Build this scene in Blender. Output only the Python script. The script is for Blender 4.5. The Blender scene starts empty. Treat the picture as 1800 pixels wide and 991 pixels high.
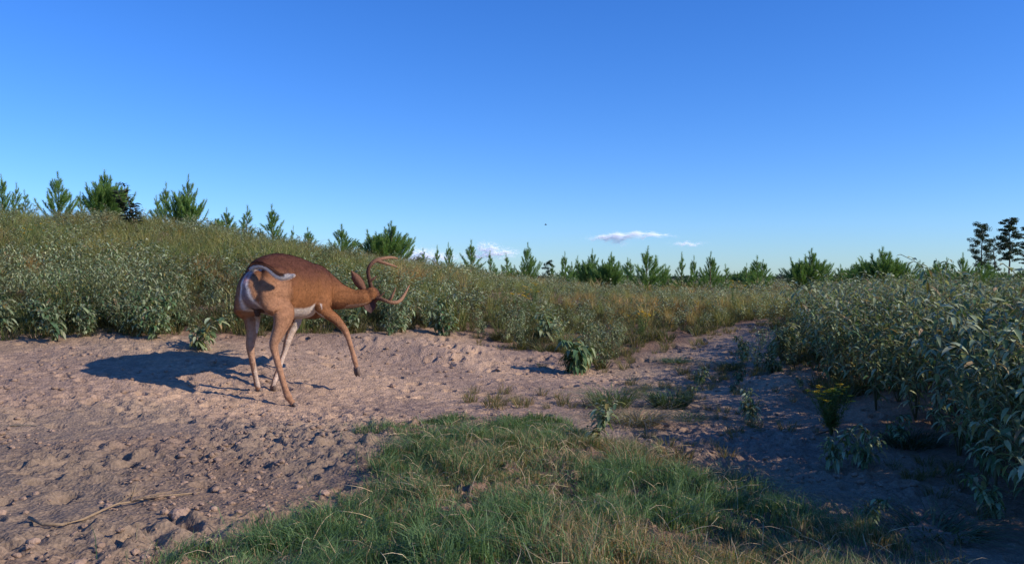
import bpy, bmesh, math, random
import numpy as np
from mathutils import Vector, Matrix

# ------------------------------------------------------------------ camera, sky, sun, exposure
S = bpy.context.scene
COL = S.collection
F = 1500.0           # focal length in pixels of an 1800 px wide picture
ZC = 0.825           # height of the trail camera above the sand
HOR = 490.0
cam_d = bpy.data.cameras.new("camera")
cam = bpy.data.objects.new("camera", cam_d); COL.objects.link(cam)
cam_d.sensor_width = 36.0
cam_d.lens = F / 1800.0 * 36.0
cam_d.clip_start = 0.05; cam_d.clip_end = 20000
cam.location = (0, 0, ZC)
cam.rotation_euler = (math.radians(90) - math.atan((495.5 - HOR) / F), 0, 0)
S.camera = cam

SUN_EL, SUN_AZ = 27.5, -18.0     # azimuth counted from +X towards +Y
el, az = math.radians(SUN_EL), math.radians(SUN_AZ)
SD = Vector((math.cos(el) * math.cos(az), math.cos(el) * math.sin(az), math.sin(el)))
world = bpy.data.worlds.new("World"); S.world = world; world.use_nodes = True
wn = world.node_tree.nodes; wl = world.node_tree.links; wn.clear()
sky = wn.new("ShaderNodeTexSky"); sky.sky_type = 'NISHITA'; sky.sun_disc = False
sky.sun_elevation = el; sky.sun_rotation = math.radians(90 - SUN_AZ)
sky.air_density = 1.0; sky.dust_density = 0.15; sky.ozone_density = 3.0; sky.altitude = 100
hs = wn.new("ShaderNodeHueSaturation"); hs.inputs['Saturation'].default_value = 1.25
hs.inputs['Value'].default_value = 1.0
bg = wn.new("ShaderNodeBackground"); bg.inputs['Strength'].default_value = 0.11
wo = wn.new("ShaderNodeOutputWorld")
tn = wn.new("ShaderNodeVectorMath"); tn.operation = 'MULTIPLY'; tn.inputs[1].default_value = (.74, 1.06, 1.72)
wl.new(sky.outputs[0], hs.inputs['Color']); wl.new(hs.outputs[0], tn.inputs[0]); wl.new(tn.outputs[0], bg.inputs[0]); wl.new(bg.outputs[0], wo.inputs[0])
ld = bpy.data.lights.new("sun", 'SUN'); ld.energy = 5.0; ld.angle = math.radians(0.5); ld.color = (1.0, 0.875, 0.73)
sun = bpy.data.objects.new("sun", ld); COL.objects.link(sun)
sun.rotation_euler = SD.to_track_quat('Z', 'Y').to_euler(); sun.location = (20, -5, 12)
S.view_settings.view_transform = 'Standard'; S.view_settings.look = 'None'
S.view_settings.gamma = 1.0; S.view_settings.use_curve_mapping = False
S.view_settings.exposure = 0.0
S.cycles.volume_bounces = 10

# ------------------------------------------------------------------ noise
def _h(ix, iy, seed):
    n = (ix.astype(np.int64) * 374761393 + iy.astype(np.int64) * 668265263 + seed * 1442695041) & 0xFFFFFFFF
    n = ((n ^ (n >> 13)) * 1274126177) & 0xFFFFFFFF
    n = n ^ (n >> 16)
    return (n & 0xFFFFFF) / float(0xFFFFFF)
def vn(x, y, seed=0):
    x = np.asarray(x, float); y = np.asarray(y, float)
    ix = np.floor(x); iy = np.floor(y); fx = x - ix; fy = y - iy
    fx = fx * fx * fx * (fx * (fx * 6 - 15) + 10); fy = fy * fy * fy * (fy * (fy * 6 - 15) + 10)
    a = _h(ix, iy, seed); b = _h(ix + 1, iy, seed); c = _h(ix, iy + 1, seed); d = _h(ix + 1, iy + 1, seed)
    return (a * (1 - fx) + b * fx) * (1 - fy) + (c * (1 - fx) + d * fx) * fy
def fbm(x, y, seed=0, octv=4, gain=0.5):
    s = 0; a = 1.0; t = 0
    for o in range(octv):
        cx, sx = math.cos(o * 1.1), math.sin(o * 1.1)
        s = s + a * vn(x * cx - y * sx, x * sx + y * cx, seed + o * 17); t += a; a *= gain
        x = x * 2.03; y = y * 2.03
    return s / t
def cell(x, y, seed=0):
    "distance to nearest jittered cell point"
    ix = np.floor(x); iy = np.floor(y); best = np.full(np.shape(x), 9.0); bid = np.zeros(np.shape(x))
    for dx in (-1, 0, 1):
        for dy in (-1, 0, 1):
            cx = ix + dx; cy = iy + dy
            px = cx + _h(cx, cy, seed); py = cy + _h(cx, cy, seed + 5)
            d = np.hypot(px - x, py - y); m = d < best
            best = np.where(m, d, best); bid = np.where(m, _h(cx, cy, seed + 9), bid)
    return best, bid
def sst(a, b, x):
    t = np.clip((x - a) / (b - a), 0, 1); return t * t * (3 - 2 * t)

# ------------------------------------------------------------------ terrain
def P(px, py, Y):
    return Vector(((px - 900) / F * Y, Y, ZC - (py - HOR) / F * Y))
ctrl_p = [ # surveyed ground points: bearing, dip, distance
 (521,716,5.5),(455,689,5.75),(480,683,5.82),(320,675,5.72),(150,635,6.0),(20,640,6.0),(620,690,6.0),
 (0,600,6.7),(200,590,6.9),(430,585,7.5),(600,592,8.2),(750,585,8.6),(820,595,8.6),(900,620,8.2),
 (0,750,4.55),(0,900,2.9),(150,900,2.95),(300,800,3.9),(300,991,2.42),(600,991,2.35),(900,991,2.25),
 (500,850,3.5),(650,740,4.9),(850,735,4.85),(1000,740,4.85),(850,860,3.15),(1150,991,2.35),(1100,830,3.5),
 (1300,991,2.5),(1270,860,3.4),(1500,991,2.62),(1780,991,2.65),
 (1700,900,3.3),(1500,860,3.65),(1500,800,4.25),(1300,760,4.95),(1400,700,5.7),(1200,700,5.9),(1500,700,5.6),(1700,760,4.4),(1100,660,7.0),
 (1000,650,7.1),(1200,620,7.9),(1330,570,9.8),(1200,590,9.2),(1050,580,9.6),(900,560,10.5),(1420,600,8.2),
 (80,492,9.8),(150,430,12.5),(300,500,9.8),(0,400,14.5),(200,398,14.5),(300,410,14.5),(400,428,15),(500,445,15.5),(600,462,16),
 (450,520,9.8),(650,515,10.5),(750,500,13),(800,490,18),(1000,519,19),(1000,530,13),(1200,527,18),(1300,530,18),(1700,528,19),(1500,545,11),(1750,560,9),
 (0,405,19),(300,425,20),(600,470,21),(900,506,25),(1300,519,25),(1800,519,25)]
ctrl_w = [(-6,-2,0.2),(-6,2.5,.35),(-7,6,.9),(-9,9,1.3),(-11,13,2.0),(0,-2,0.05),(6,-2,.15),(6,3,.15),(7,7,.2),(10,12,.3),(3,1,.02),(0,1,.06),(-3,1,.08),
          (13,20,.4),(-13,20,1.9),(13,25,.4),(-13,25,1.8),(13,0,.3),(-13,0,.9)]
cp = np.array([list(P(*c)) for c in ctrl_p] + [list(c) for c in ctrl_w], float)
def tps_k(r2): return np.where(r2 > 1e-12, r2 * np.log(np.maximum(r2, 1e-12)), 0) * 0.5
# distances are measured in a compressed depth so near and far points weigh alike
def warp(x, y):
    d = np.maximum(y + 6, .5); return x / d * 10, np.log(d) * 10
wx, wy = warp(cp[:, 0], cp[:, 1])
n = len(cp); K = tps_k((wx[:, None] - wx) ** 2 + (wy[:, None] - wy) ** 2) + np.eye(n) * 0.08
Pm = np.c_[np.ones(n), wx, wy]; A = np.zeros((n + 3, n + 3)); A[:n, :n] = K; A[:n, n:] = Pm; A[n:, :n] = Pm.T
sol = np.linalg.solve(A, np.r_[cp[:, 2], 0, 0, 0])
GX = np.arange(-15, 15.01, .15); GY = np.arange(-3, 27.01, .15)
mx, my = np.meshgrid(GX, GY); qx, qy = warp(mx.ravel(), my.ravel())
gz = np.zeros(qx.size)
for i in range(n): gz += sol[i] * tps_k((qx - wx[i]) ** 2 + (qy - wy[i]) ** 2)
gz += sol[n] + sol[n + 1] * qx + sol[n + 2] * qy
gz = gz.reshape(mx.shape)
def H0(x, y):
    x = np.asarray(x, float); y = np.asarray(y, float)
    xc = np.clip(x, -14.9, 14.9); yc = np.clip(y, -2.9, 26.9)
    fx = (xc + 15) / .15; fy = (yc + 3) / .15; ix = fx.astype(int); iy = fy.astype(int); fx -= ix; fy -= iy
    z = (gz[iy, ix] * (1 - fx) + gz[iy, ix + 1] * fx) * (1 - fy) + (gz[iy + 1, ix] * (1 - fx) + gz[iy + 1, ix + 1] * fx) * fy
    d = np.hypot(x - xc, y - yc); w = np.exp(-d / 22.0)
    far = 0.25 - 5.5 * sst(40, 400, y) + 0.25 * (fbm(x / 14, y / 14, 77, 3) - .5)
    return z * w + far * (1 - w)
def ground_at(px, py):
    "walk along the line of sight to the ground"
    dx = (px - 900) / F; dz = -(py - HOR) / F
    Y = np.arange(1.2, 40, .02); z = ZC + dz * Y; g = H0(dx * Y, Y)
    k = np.argmax(z < g)
    if z[k] >= g[k]: k = len(Y) - 1
    return Vector((dx * Y[k], Y[k], g[k]))
def poly(pts): return np.array([ground_at(*p)[:2] for p in pts])
def inside(pg, x, y):
    r = np.zeros(np.shape(x), bool); m = len(pg)
    for i in range(m):
        x0, y0 = pg[i]; x1, y1 = pg[(i + 1) % m]
        if y0 == y1: continue
        c = ((y0 > y) != (y1 > y)) & (x < (x1 - x0) * (y - y0) / (y1 - y0) + x0); r ^= c
    return r
GRASS = np.vstack([poly([(622,765),(660,748),(760,737),(900,736),(985,742),(1060,768),(1150,800),(1250,838),(1340,880),(1430,915),(1530,945),(1640,985)]),
                   [(1.6, 1.6), (0.2, 1.2), (-1.0, 2.1)], poly([(300,988),(440,955),(520,930),(600,905),(660,860),(640,820),(740,790),(700,770)])])
SAND = np.vstack([poly([(0,596),(120,594),(240,590),(330,592),(430,592),(560,592),(700,584),(790,575),(860,600),(960,628),(1060,652),(1090,632),(1150,606),(1230,590),(1310,566),(1345,566),(1370,590),(1390,640),(1430,690),(1500,760),(1640,800),(1790,880)]),
                  [(2.9,1.8),(2,.6),(-1,-1),(-5,-1),(-7,3)]])
def H(x, y):
    "surface with its relief"
    x = np.asarray(x, float); y = np.asarray(y, float)
    z = H0(x, y)
    near = 1 - sst(9, 16, y)
    z = z + near * 0.035 * (fbm(x * 1.7, y * 1.7, 3, 3) - .5)
    rough = near * (0.12 + 1.1 * sst(.42, .62, fbm(x * .9, y * .9, 11, 2)) )
    z = z - .05 * near * np.exp(-((fbm(x * .8, y * .8, 15, 2) - .5) / .05) ** 2) * sst(.8, 1.6, x) * (1 - sst(3.2, 4.2, x))
    fore = (1 - sst(4.2, 6.0, y)) * sst(-3.2, -1.8, x + (y - 3) * .5)
    rough = rough * (0.45 + 0.9 * fore) * (0.35 + 0.65 * sst(-3.6, -2.4, x - .1 * y + .9))
    berm = np.exp(-(((x + .75) / 1.0) ** 2 + ((y - 7.7 - .15 * np.sin(x * 3)) / .42) ** 2)); z = z + .11 * berm * (.7 + .6 * fbm(x * 3, y * 3, 19, 2)); rough = rough + .5 * berm
    # churned soil: overlapping lumps of a few centimetres
    ux = x + .06 * (fbm(x * 9, y * 9, 21, 2) - .5); uy = y + .06 * (fbm(x * 9, y * 9, 31, 2) - .5)
    d1, i1 = cell(ux * 11, uy * 11, 41); d2, i2 = cell(ux * 24, uy * 24, 43)
    z = z + rough * 1.35 * (0.020 * (np.maximum(0, .62 - d1) * (i1 > .45) * (1.1 * i1)) + .012 * np.maximum(0, .6 - d2) * (i2 > .4)
                     + 0.020 * (fbm(ux * 14, uy * 14, 51, 3) - .5) + .010 * (fbm(ux * 40, uy * 40, 61, 2) - .5))
    # hoof prints
    d3, i3 = cell(ux * 4.2, uy * 4.2, 71)
    z = z - near * 0.034 * (i3 > .5) * (1 - sst(.10, .24, d3)) + near * .008 * (i3 > .5) * sst(.12, .2, d3) * (1 - sst(.22, .36, d3))
    z = z + near * 0.009 * (fbm(x * 22, y * 22, 81, 3) - .5) - near * .006 * sst(.60, .68, fbm(x * 17, y * 17, 85, 2))
    return z

# ------------------------------------------------------------------ helpers
def new_mesh(name, V, T, colr=None, smooth=False):
    me = bpy.data.meshes.new(name)
    V = np.asarray(V, np.float32); T = np.asarray(T, np.int32); k = T.shape[1]
    me.vertices.add(len(V)); me.vertices.foreach_set("co", V.ravel())
    me.loops.add(T.size); me.loops.foreach_set("vertex_index", T.ravel())
    me.polygons.add(len(T)); me.polygons.foreach_set("loop_start", np.arange(0, T.size, k, dtype=np.int32))
    me.polygons.foreach_set("loop_total", np.full(len(T), k, np.int32))
    if smooth: me.polygons.foreach_set("use_smooth", np.ones(len(T), bool))
    me.update(calc_edges=True)
    if colr is not None:
        a = me.color_attributes.new("Col", 'FLOAT_COLOR', 'POINT')
        a.data.foreach_set("color", np.c_[np.asarray(colr, np.float32), np.ones(len(V), np.float32)].ravel())
    return me
class MB:
    "collects triangles with a colour per vertex"
    def __init__(s): s.v = []; s.t = []; s.c = []; s.n = 0
    def add(s, V, T, C):
        V = np.asarray(V, float).reshape(-1, 3); T = np.asarray(T, int).reshape(-1, 3); C = np.asarray(C, float)
        if C.ndim == 1: C = np.tile(C, (len(V), 1))
        s.v.append(V); s.t.append(T + s.n); s.c.append(C); s.n += len(V)
    def arrays(s): return np.vstack(s.v), np.vstack(s.t), np.vstack(s.c)
    def mesh(s, name, smooth=False):
        V, T, C = s.arrays(); return new_mesh(name, V, T, C, smooth)
def link(name, me, m, parent=None):
    o = bpy.data.objects.new(name, me); COL.objects.link(o)
    if m: me.materials.clear(); me.materials.append(m)
    if parent: o.parent = parent
    return o
def tag(o, label=None, cat=None, group=None, kind=None):
    if label: o["label"] = label
    if cat: o["category"] = cat
    if group: o["group"] = group
    if kind: o["kind"] = kind
    return o
def empty(name, loc=(0, 0, 0), rz=0, sc=(1, 1, 1)):
    o = bpy.data.objects.new(name, None); COL.objects.link(o); o.location = loc; o.rotation_euler = (0, 0, rz); o.scale = sc
    o.empty_display_size = .1; return o
def copy_tree(o, parent=None):
    c = o.copy(); COL.objects.link(c); c.parent = parent
    for ch in list(o.children): copy_tree(ch, c)
    return c
def nodes(name):
    m = bpy.data.materials.new(name); m.use_nodes = True; m.node_tree.nodes.clear()
    return m, m.node_tree.nodes, m.node_tree.links
def leaf_mat(name, trans=0.35, rough=0.5, spec=0.25, nscale=30, tint=(1.3, 1.25, .6)):
    m, N, L = nodes(name)
    at = N.new("ShaderNodeAttribute"); at.attribute_name = "Col"
    tc = N.new("ShaderNodeTexCoord"); no = N.new("ShaderNodeTexNoise"); no.inputs['Scale'].default_value = nscale; no.inputs['Detail'].default_value = 3
    L.new(tc.outputs['Object'], no.inputs['Vector'])
    mr = N.new("ShaderNodeMapRange"); mr.inputs[3].default_value = .65; mr.inputs[4].default_value = 1.35
    L.new(no.outputs[0], mr.inputs[0])
    mu = N.new("ShaderNodeVectorMath"); mu.operation = 'SCALE'; L.new(at.outputs['Color'], mu.inputs[0]); L.new(mr.outputs[0], mu.inputs['Scale'])
    p = N.new("ShaderNodeBsdfPrincipled"); p.inputs['Roughness'].default_value = rough; p.inputs['Specular IOR Level'].default_value = spec
    L.new(mu.outputs[0], p.inputs['Base Color'])
    tr = N.new("ShaderNodeBsdfTranslucent"); mt = N.new("ShaderNodeVectorMath"); mt.operation = 'MULTIPLY'; mt.inputs[1].default_value = tint
    L.new(mu.outputs[0], mt.inputs[0]); L.new(mt.outputs[0], tr.inputs[0])
    mx = N.new("ShaderNodeMixShader"); mx.inputs[0].default_value = trans
    L.new(p.outputs[0], mx.inputs[1]); L.new(tr.outputs[0], mx.inputs[2])
    o = N.new("ShaderNodeOutputMaterial"); L.new(mx.outputs[0], o.inputs[0]); return m
def solid_mat(name, rough=.8, spec=.2, bump=0.0, bscale=60, nlo=.75, nhi=1.25, colr=None, nscale=25, stretch=None):
    m, N, L = nodes(name)
    tc = N.new("ShaderNodeTexCoord"); no = N.new("ShaderNodeTexNoise"); no.inputs['Scale'].default_value = nscale; no.inputs['Detail'].default_value = 5
    L.new(tc.outputs['Object'], no.inputs['Vector'])
    mr = N.new("ShaderNodeMapRange"); mr.inputs[3].default_value = nlo; mr.inputs[4].default_value = nhi; L.new(no.outputs[0], mr.inputs[0])
    mu = N.new("ShaderNodeVectorMath"); mu.operation = 'SCALE'; L.new(mr.outputs[0], mu.inputs['Scale'])
    if colr is None:
        at = N.new("ShaderNodeAttribute"); at.attribute_name = "Col"; L.new(at.outputs['Color'], mu.inputs[0])
    else: mu.inputs[0].default_value = colr
    p = N.new("ShaderNodeBsdfPrincipled"); p.inputs['Roughness'].default_value = rough; p.inputs['Specular IOR Level'].default_value = spec
    L.new(mu.outputs[0], p.inputs['Base Color'])
    if bump:
        n2 = N.new("ShaderNodeTexNoise"); n2.inputs['Scale'].default_value = bscale; n2.inputs['Detail'].default_value = 6
        if stretch:
            mp = N.new("ShaderNodeMapping"); mp.inputs['Scale'].default_value = stretch; L.new(tc.outputs['Object'], mp.inputs[0]); L.new(mp.outputs[0], n2.inputs['Vector'])
        else: L.new(tc.outputs['Object'], n2.inputs['Vector'])
        b = N.new("ShaderNodeBump"); b.inputs['Strength'].default_value = bump; b.inputs['Distance'].default_value = .01
        L.new(n2.outputs[0], b.inputs['Height']); L.new(b.outputs[0], p.inputs['Normal'])
    o = N.new("ShaderNodeOutputMaterial"); L.new(p.outputs[0], o.inputs[0]); return m

M_weed = leaf_mat("weed_leaf", .28, .6, .18, 18)
M_grass = leaf_mat("grass_blade", .35, .5, .3, 8)
M_pine = leaf_mat("pine_needle", .25, .5, .3, 3)
M_stem = solid_mat("stem", .8, .1)
M_bark = solid_mat("bark", .9, .1, .6, 30)
M_flower = leaf_mat("petal", .3, .6, .2, 30, (1.1, 1, .6))
M_dry = solid_mat("dry_stalk", .8, .15, .5, 80, .7, 1.3, nscale=60)

# ------------------------------------------------------------------ the ground: one sheet out to the horizon
def axis(lo, hi, d, g, end_lo, end_hi):
    mid = list(np.arange(lo, hi, d)); a = [lo]; s = d
    while a[-1] > end_lo: s *= g; a.append(a[-1] - s)
    b = [mid[-1]]; s = d
    while b[-1] < end_hi: s *= g; b.append(b[-1] + s)
    return np.array(a[::-1][:-1] + mid + b[1:])
ax = axis(-3.6, 3.0, .0125, 1.035, -3000, 3000); ay = axis(2.2, 6.8, .0125, 1.03, -60, 4000)
gx, gy = np.meshgrid(ax, ay); fx_, fy_ = gx.ravel(), gy.ravel()
zz = np.empty(fx_.size)
for k in range(0, fx_.size, 200000): zz[k:k + 200000] = H(fx_[k:k + 200000], fy_[k:k + 200000])
ids = np.arange(gx.size).reshape(gx.shape)
quads = np.stack([ids[:-1, :-1], ids[:-1, 1:], ids[1:, 1:], ids[1:, :-1]], -1).reshape(-1, 4)
# soil colour: pinkish sand, greyer crust, darker plant litter under the weeds
nearv = (fy_ > 1) & (fy_ < 13) & (np.abs(fx_) < 9); bare = np.zeros(fx_.size); qx_, qy_ = fx_[nearv], fy_[nearv]; acc = np.zeros(qx_.size)
for k in range(10):
    a_ = k * 2.4; r_ = .10 + .04 * k
    acc += inside(SAND, qx_ + r_ * math.cos(a_) + .5 * (fbm(qx_ * 2, qy_ * 2, 5, 3) - .5) - .12, qy_ + r_ * math.sin(a_) + .5 * (fbm(qx_ * 2, qy_ * 2, 6, 3) - .5))
bare[nearv] = acc / 10; bare[(fy_ <= 1) & (fx_ < 3)] = 1
patch = fbm(fx_ * .9, fy_ * .9, 111, 3); bare = np.maximum(bare, .75 * sst(.50, .60, patch) * nearv)
g_in = inside(GRASS, fx_, fy_).astype(float)
bare = bare * (1 - .45 * g_in)
t = fbm(fx_ * 1.3, fy_ * 1.3, 91, 4)[:, None]
sandc = np.array([.49, .335, .222]) * (1 - sst(.35, .65, t)) + np.array([.36, .25, .18]) * sst(.35, .65, t)
fine = fbm(fx_ * 26, fy_ * 26, 95, 3)[:, None]
sandc = sandc * (.62 + .62 * fine)
near_shade = ((1 - sst(3.4, 5.4, fy_)) * sst(-3.6, -2.2, fx_ + .2 * fy_) )[:, None]; sandc = sandc * (1 - .40 * near_shade); crust = sst(.45, .62, fbm(fx_ * .7 + 3, fy_ * .7, 119, 3) + .10 * sst(-1.2, -3.0, fx_))[:, None]; sandc = sandc * (1 - .5 * crust) + np.array([.27, .21, .15]) * .5 * crust  # foreground shade and corner dimming painted into the sand colour, then the crust
crumb = (fbm(fx_ * 7, fy_ * 7, 97, 3)[:, None])
litter = np.array([.20, .125, .085]) * (.6 + .8 * crumb)
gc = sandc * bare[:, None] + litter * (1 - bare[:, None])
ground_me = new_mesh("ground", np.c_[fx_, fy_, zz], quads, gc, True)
def ground_mat():
    m, N, L = nodes("sandy_soil")
    at = N.new("ShaderNodeAttribute"); at.attribute_name = "Col"; tc = N.new("ShaderNodeTexCoord")
    n1 = N.new("ShaderNodeTexNoise"); n1.inputs['Scale'].default_value = 55; n1.inputs['Detail'].default_value = 8; n1.inputs['Roughness'].default_value = .65
    n2 = N.new("ShaderNodeTexVoronoi"); n2.inputs['Scale'].default_value = 70
    n3 = N.new("ShaderNodeTexNoise"); n3.inputs['Scale'].default_value = 260; n3.inputs['Detail'].default_value = 3
    for q in (n1, n2, n3): L.new(tc.outputs['Object'], q.inputs['Vector'])
    mr = N.new("ShaderNodeMapRange"); mr.inputs[1].default_value = .3; mr.inputs[2].default_value = .7; mr.inputs[3].default_value = .72; mr.inputs[4].default_value = 1.22
    L.new(n1.outputs[0], mr.inputs[0])
    mr2 = N.new("ShaderNodeMapRange"); mr2.inputs[1].default_value = .3; mr2.inputs[2].default_value = .7; mr2.inputs[3].default_value = .85; mr2.inputs[4].default_value = 1.15
    L.new(n3.outputs[0], mr2.inputs[0])
    mm = N.new("ShaderNodeMath"); mm.operation = 'MULTIPLY'; L.new(mr.outputs[0], mm.inputs[0]); L.new(mr2.outputs[0], mm.inputs[1])
    mu = N.new("ShaderNodeVectorMath"); mu.operation = 'SCALE'; L.new(at.outputs['Color'], mu.inputs[0]); L.new(mm.outputs[0], mu.inputs['Scale'])
    p = N.new("ShaderNodeBsdfPrincipled"); p.inputs['Roughness'].default_value = .95; p.inputs['Specular IOR Level'].default_value = .1
    L.new(mu.outputs[0], p.inputs['Base Color'])
    ad = N.new("ShaderNodeMath"); ad.operation = 'ADD'; L.new(n1.outputs[0], ad.inputs[0]); L.new(n2.outputs['Distance'], ad.inputs[1])
    b = N.new("ShaderNodeBump"); b.inputs['Strength'].default_value = .7; b.inputs['Distance'].default_value = .008
    L.new(ad.outputs[0], b.inputs['Height']); L.new(b.outputs[0], p.inputs['Normal'])
    o = N.new("ShaderNodeOutputMaterial"); L.new(p.outputs[0], o.inputs[0]); return m
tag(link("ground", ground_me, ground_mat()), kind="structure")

# ------------------------------------------------------------------ leaf, blade and tube builders
rng = np.random.default_rng(7)
def tube(mb, pts, rad, colr, seg=5):
    pts = [Vector(p) for p in pts]; V = []; n_ = len(pts)
    for i, p in enumerate(pts):
        d = (pts[min(i + 1, n_ - 1)] - pts[max(i - 1, 0)]).normalized()
        a = d.orthogonal().normalized(); b = d.cross(a); r = rad[i] if hasattr(rad, '__len__') else rad
        for k in range(seg):
            t_ = 2 * math.pi * k / seg; V.append(p + a * (r * math.cos(t_)) + b * (r * math.sin(t_)))
    T = []
    for i in range(n_ - 1):
        for k in range(seg):
            a0 = i * seg + k; a1 = i * seg + (k + 1) % seg; T += [(a0, a1, a1 + seg), (a0, a1 + seg, a0 + seg)]
    T += [(0, k + 1, k) for k in range(1, seg - 1)]; e = (n_ - 1) * seg; T += [(e, e + k, e + k + 1) for k in range(1, seg - 1)]
    mb.add(np.array([list(v) for v in V]), T, colr)
def leaf(mb, base, d, L, W, droop, colr, fold=.25, under=None):
    "a lance leaf: leaves the stem along d, then bends down"
    d = np.array(d, float); d /= np.linalg.norm(d) + 1e-9; side = np.cross(d, [0, 0, 1.0]); ns = np.linalg.norm(side)
    side = side / ns if ns > 1e-3 else np.array([1.0, 0, 0])
    rr = random.uniform(-.7, .7); up = np.cross(side, d); side = side * math.cos(rr) + up * math.sin(rr)
    b = np.array(base, float); pts = [b]; dd = d.copy()
    for k in range(4):
        dd = dd + np.array([0, 0, -droop * .42]); dd /= np.linalg.norm(dd); pts.append(pts[-1] + dd * L * .25)
    w = [0, .85, 1.0, .62]; V = [pts[0]]
    for k in (1, 2, 3):
        up = np.cross(side, (pts[k + 1] - pts[k - 1]) / (L * .5))
        V += [pts[k] - side * W * .5 * w[k] + up * fold * W * .5, pts[k], pts[k] + side * W * .5 * w[k] + up * fold * W * .5]
    V.append(pts[4])
    T = [(0, 2, 1), (0, 3, 2)]
    for k in (0, 1):
        a = 1 + 3 * k; T += [(a, a + 1, a + 4), (a, a + 4, a + 3), (a + 1, a + 2, a + 5), (a + 1, a + 5, a + 4)]
    T += [(7, 8, 10), (8, 9, 10)]
    mb.add(V, T, colr)
def leaf_lo(mb, base, d, L, W, droop, colr):
    d = np.array(d, float); d /= np.linalg.norm(d) + 1e-9; side = np.cross(d, [0, 0, 1.0]); ns = np.linalg.norm(side)
    side = side / ns if ns > 1e-3 else np.array([1.0, 0, 0])
    rr = random.uniform(-.7, .7); up = np.cross(side, d); side = side * math.cos(rr) + up * math.sin(rr)
    m = np.array(base) + d * L * .45; d2 = d + np.array([0, 0, -droop]); d2 /= np.linalg.norm(d2); e = m + d2 * L * .55
    mb.add([base, m - side * W * .5, m + side * W * .5, e], [(0, 2, 1), (1, 2, 3)], colr)
def jit(c, a=.2):
    k = 1 + random.uniform(-a, a); return np.array(c) * k * np.array([1 + random.uniform(-.08, .08), 1, 1 + random.uniform(-.1, .1)])
GREY = np.array([.45, .49, .295]); DEEP = np.array([.085, .16, .07]); YEL = np.array([.30, .25, .08]); TAN = np.array([.34, .25, .14])
def weed(seed, height=.7, nst=5, lo=False, deep=.3, leafL=.09, leafW=.019, droop=1.0, dens=1.0, stemcol=(.16, .15, .08)):
    "a bushy weed: several leafy stems leaving one root; returns (leaves, stems)"
    random.seed(seed); lv = MB(); st = MB()
    for s in range(nst):
        a = random.uniform(0, 2 * math.pi); lean = random.uniform(.08, .5) * height; h = height * random.uniform(.65, 1.05)
        pts = [Vector((0, 0, -.02))]; n_ = 6
        for k in range(1, n_ + 1):
            t_ = k / n_; pts.append(Vector((math.cos(a) * lean * t_ ** 1.4 + random.uniform(-.012, .012), math.sin(a) * lean * t_ ** 1.4 + random.uniform(-.012, .012), h * t_)))
        tube(st, pts, [.0045 * (1 - .7 * k / n_) for k in range(n_ + 1)], stemcol, 4 if not lo else 3)
        br = [(pts, .12)]
        for q in range(int(5 * dens) + 1):                                     # side shoots
            k = random.randint(1, n_ - 1); b0 = pts[k]; aa = random.uniform(0, 6.28); l2 = random.uniform(.15, .36) * height
            pp = [b0 + Vector((math.cos(aa) * l2 * t_, math.sin(aa) * l2 * t_, l2 * t_ * (.9 - .2 * t_))) for t_ in (0, .33, .66, 1)]
            tube(st, pp, .002, stemcol, 3); br.append((pp, .2))
        for pp, t0 in br:
            m_ = len(pp) - 1; ln = sum((pp[i + 1] - pp[i]).length for i in range(m_)); cnt = max(4, int(ln / (.030 if not lo else .045) * dens))
            for q in range(cnt):
                t_ = t0 + (1 - t0) * (q + .5) / cnt; f = t_ * m_; i = min(int(f), m_ - 1); b0 = pp[i].lerp(pp[i + 1], f - i)
                aa = q * 2.4 + random.uniform(-.5, .5); upz = .15 + .9 * t_ ** 3 + random.uniform(-.2, .2)
                L_ = leafL * random.uniform(.6, 1.15) * (1 - .35 * t_ ** 4)
                k_ = min(1, max(0, random.betavariate(.8, .8) * .9 + deep - .35)); c = jit(GREY * (1 - k_) + DEEP * k_, .25)
                if random.random() < .04: c = jit(YEL)
                if random.random() < .03: c = jit(TAN)
                (leaf_lo if lo else leaf)(lv, list(b0), (math.cos(aa), math.sin(aa), upz), L_, leafW * random.uniform(.75, 1.2) * (1.25 if lo else 1), droop * random.uniform(.5, 1.4), c)
    return lv, st
def tuft(seed, n_, h, spread, w, c1, c2, curl=.5, seedhead=0):
    "grass tuft of n blades"
    rs = np.random.default_rng(seed); a = rs.uniform(0, 6.283, n_); r0 = spread * .35 * np.sqrt(rs.random(n_))
    hh = h * rs.uniform(.5, 1.1, n_); ln = spread * rs.uniform(.2, 1.1, n_); a2 = a + rs.normal(0, .7, n_)
    b = np.c_[np.cos(a) * r0, np.sin(a) * r0, -.01 + 0 * a]; dr = np.c_[np.cos(a2), np.sin(a2), 0 * a]
    m = b + dr * ln[:, None] * .35 + np.c_[0 * a, 0 * a, hh * .6]; e = b + dr * ln[:, None] * (1 + curl * rs.random(n_))[:, None] + np.c_[0 * a, 0 * a, hh * (1 - curl * .45 * rs.random(n_))]
    sa = rs.uniform(0, 6.283, n_); sd = np.c_[np.cos(sa), np.sin(sa), 0 * a] * (w * .5)
    V = np.stack([b - sd, b + sd, m - sd * .8, m + sd * .8, e], 1).reshape(-1, 3)
    T = (np.array([[0, 1, 3], [0, 3, 2], [2, 3, 4]])[None] + 5 * np.arange(n_)[:, None, None]).reshape(-1, 3)
    mixf = rs.random(n_) ** 1.3; C = np.array(c1) * (1 - mixf[:, None]) + np.array(c2) * mixf[:, None]; C = C * rs.uniform(.75, 1.25, (n_, 1))
    mb = MB(); mb.add(V, T, np.repeat(C, 5, 0))
    return mb
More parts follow.
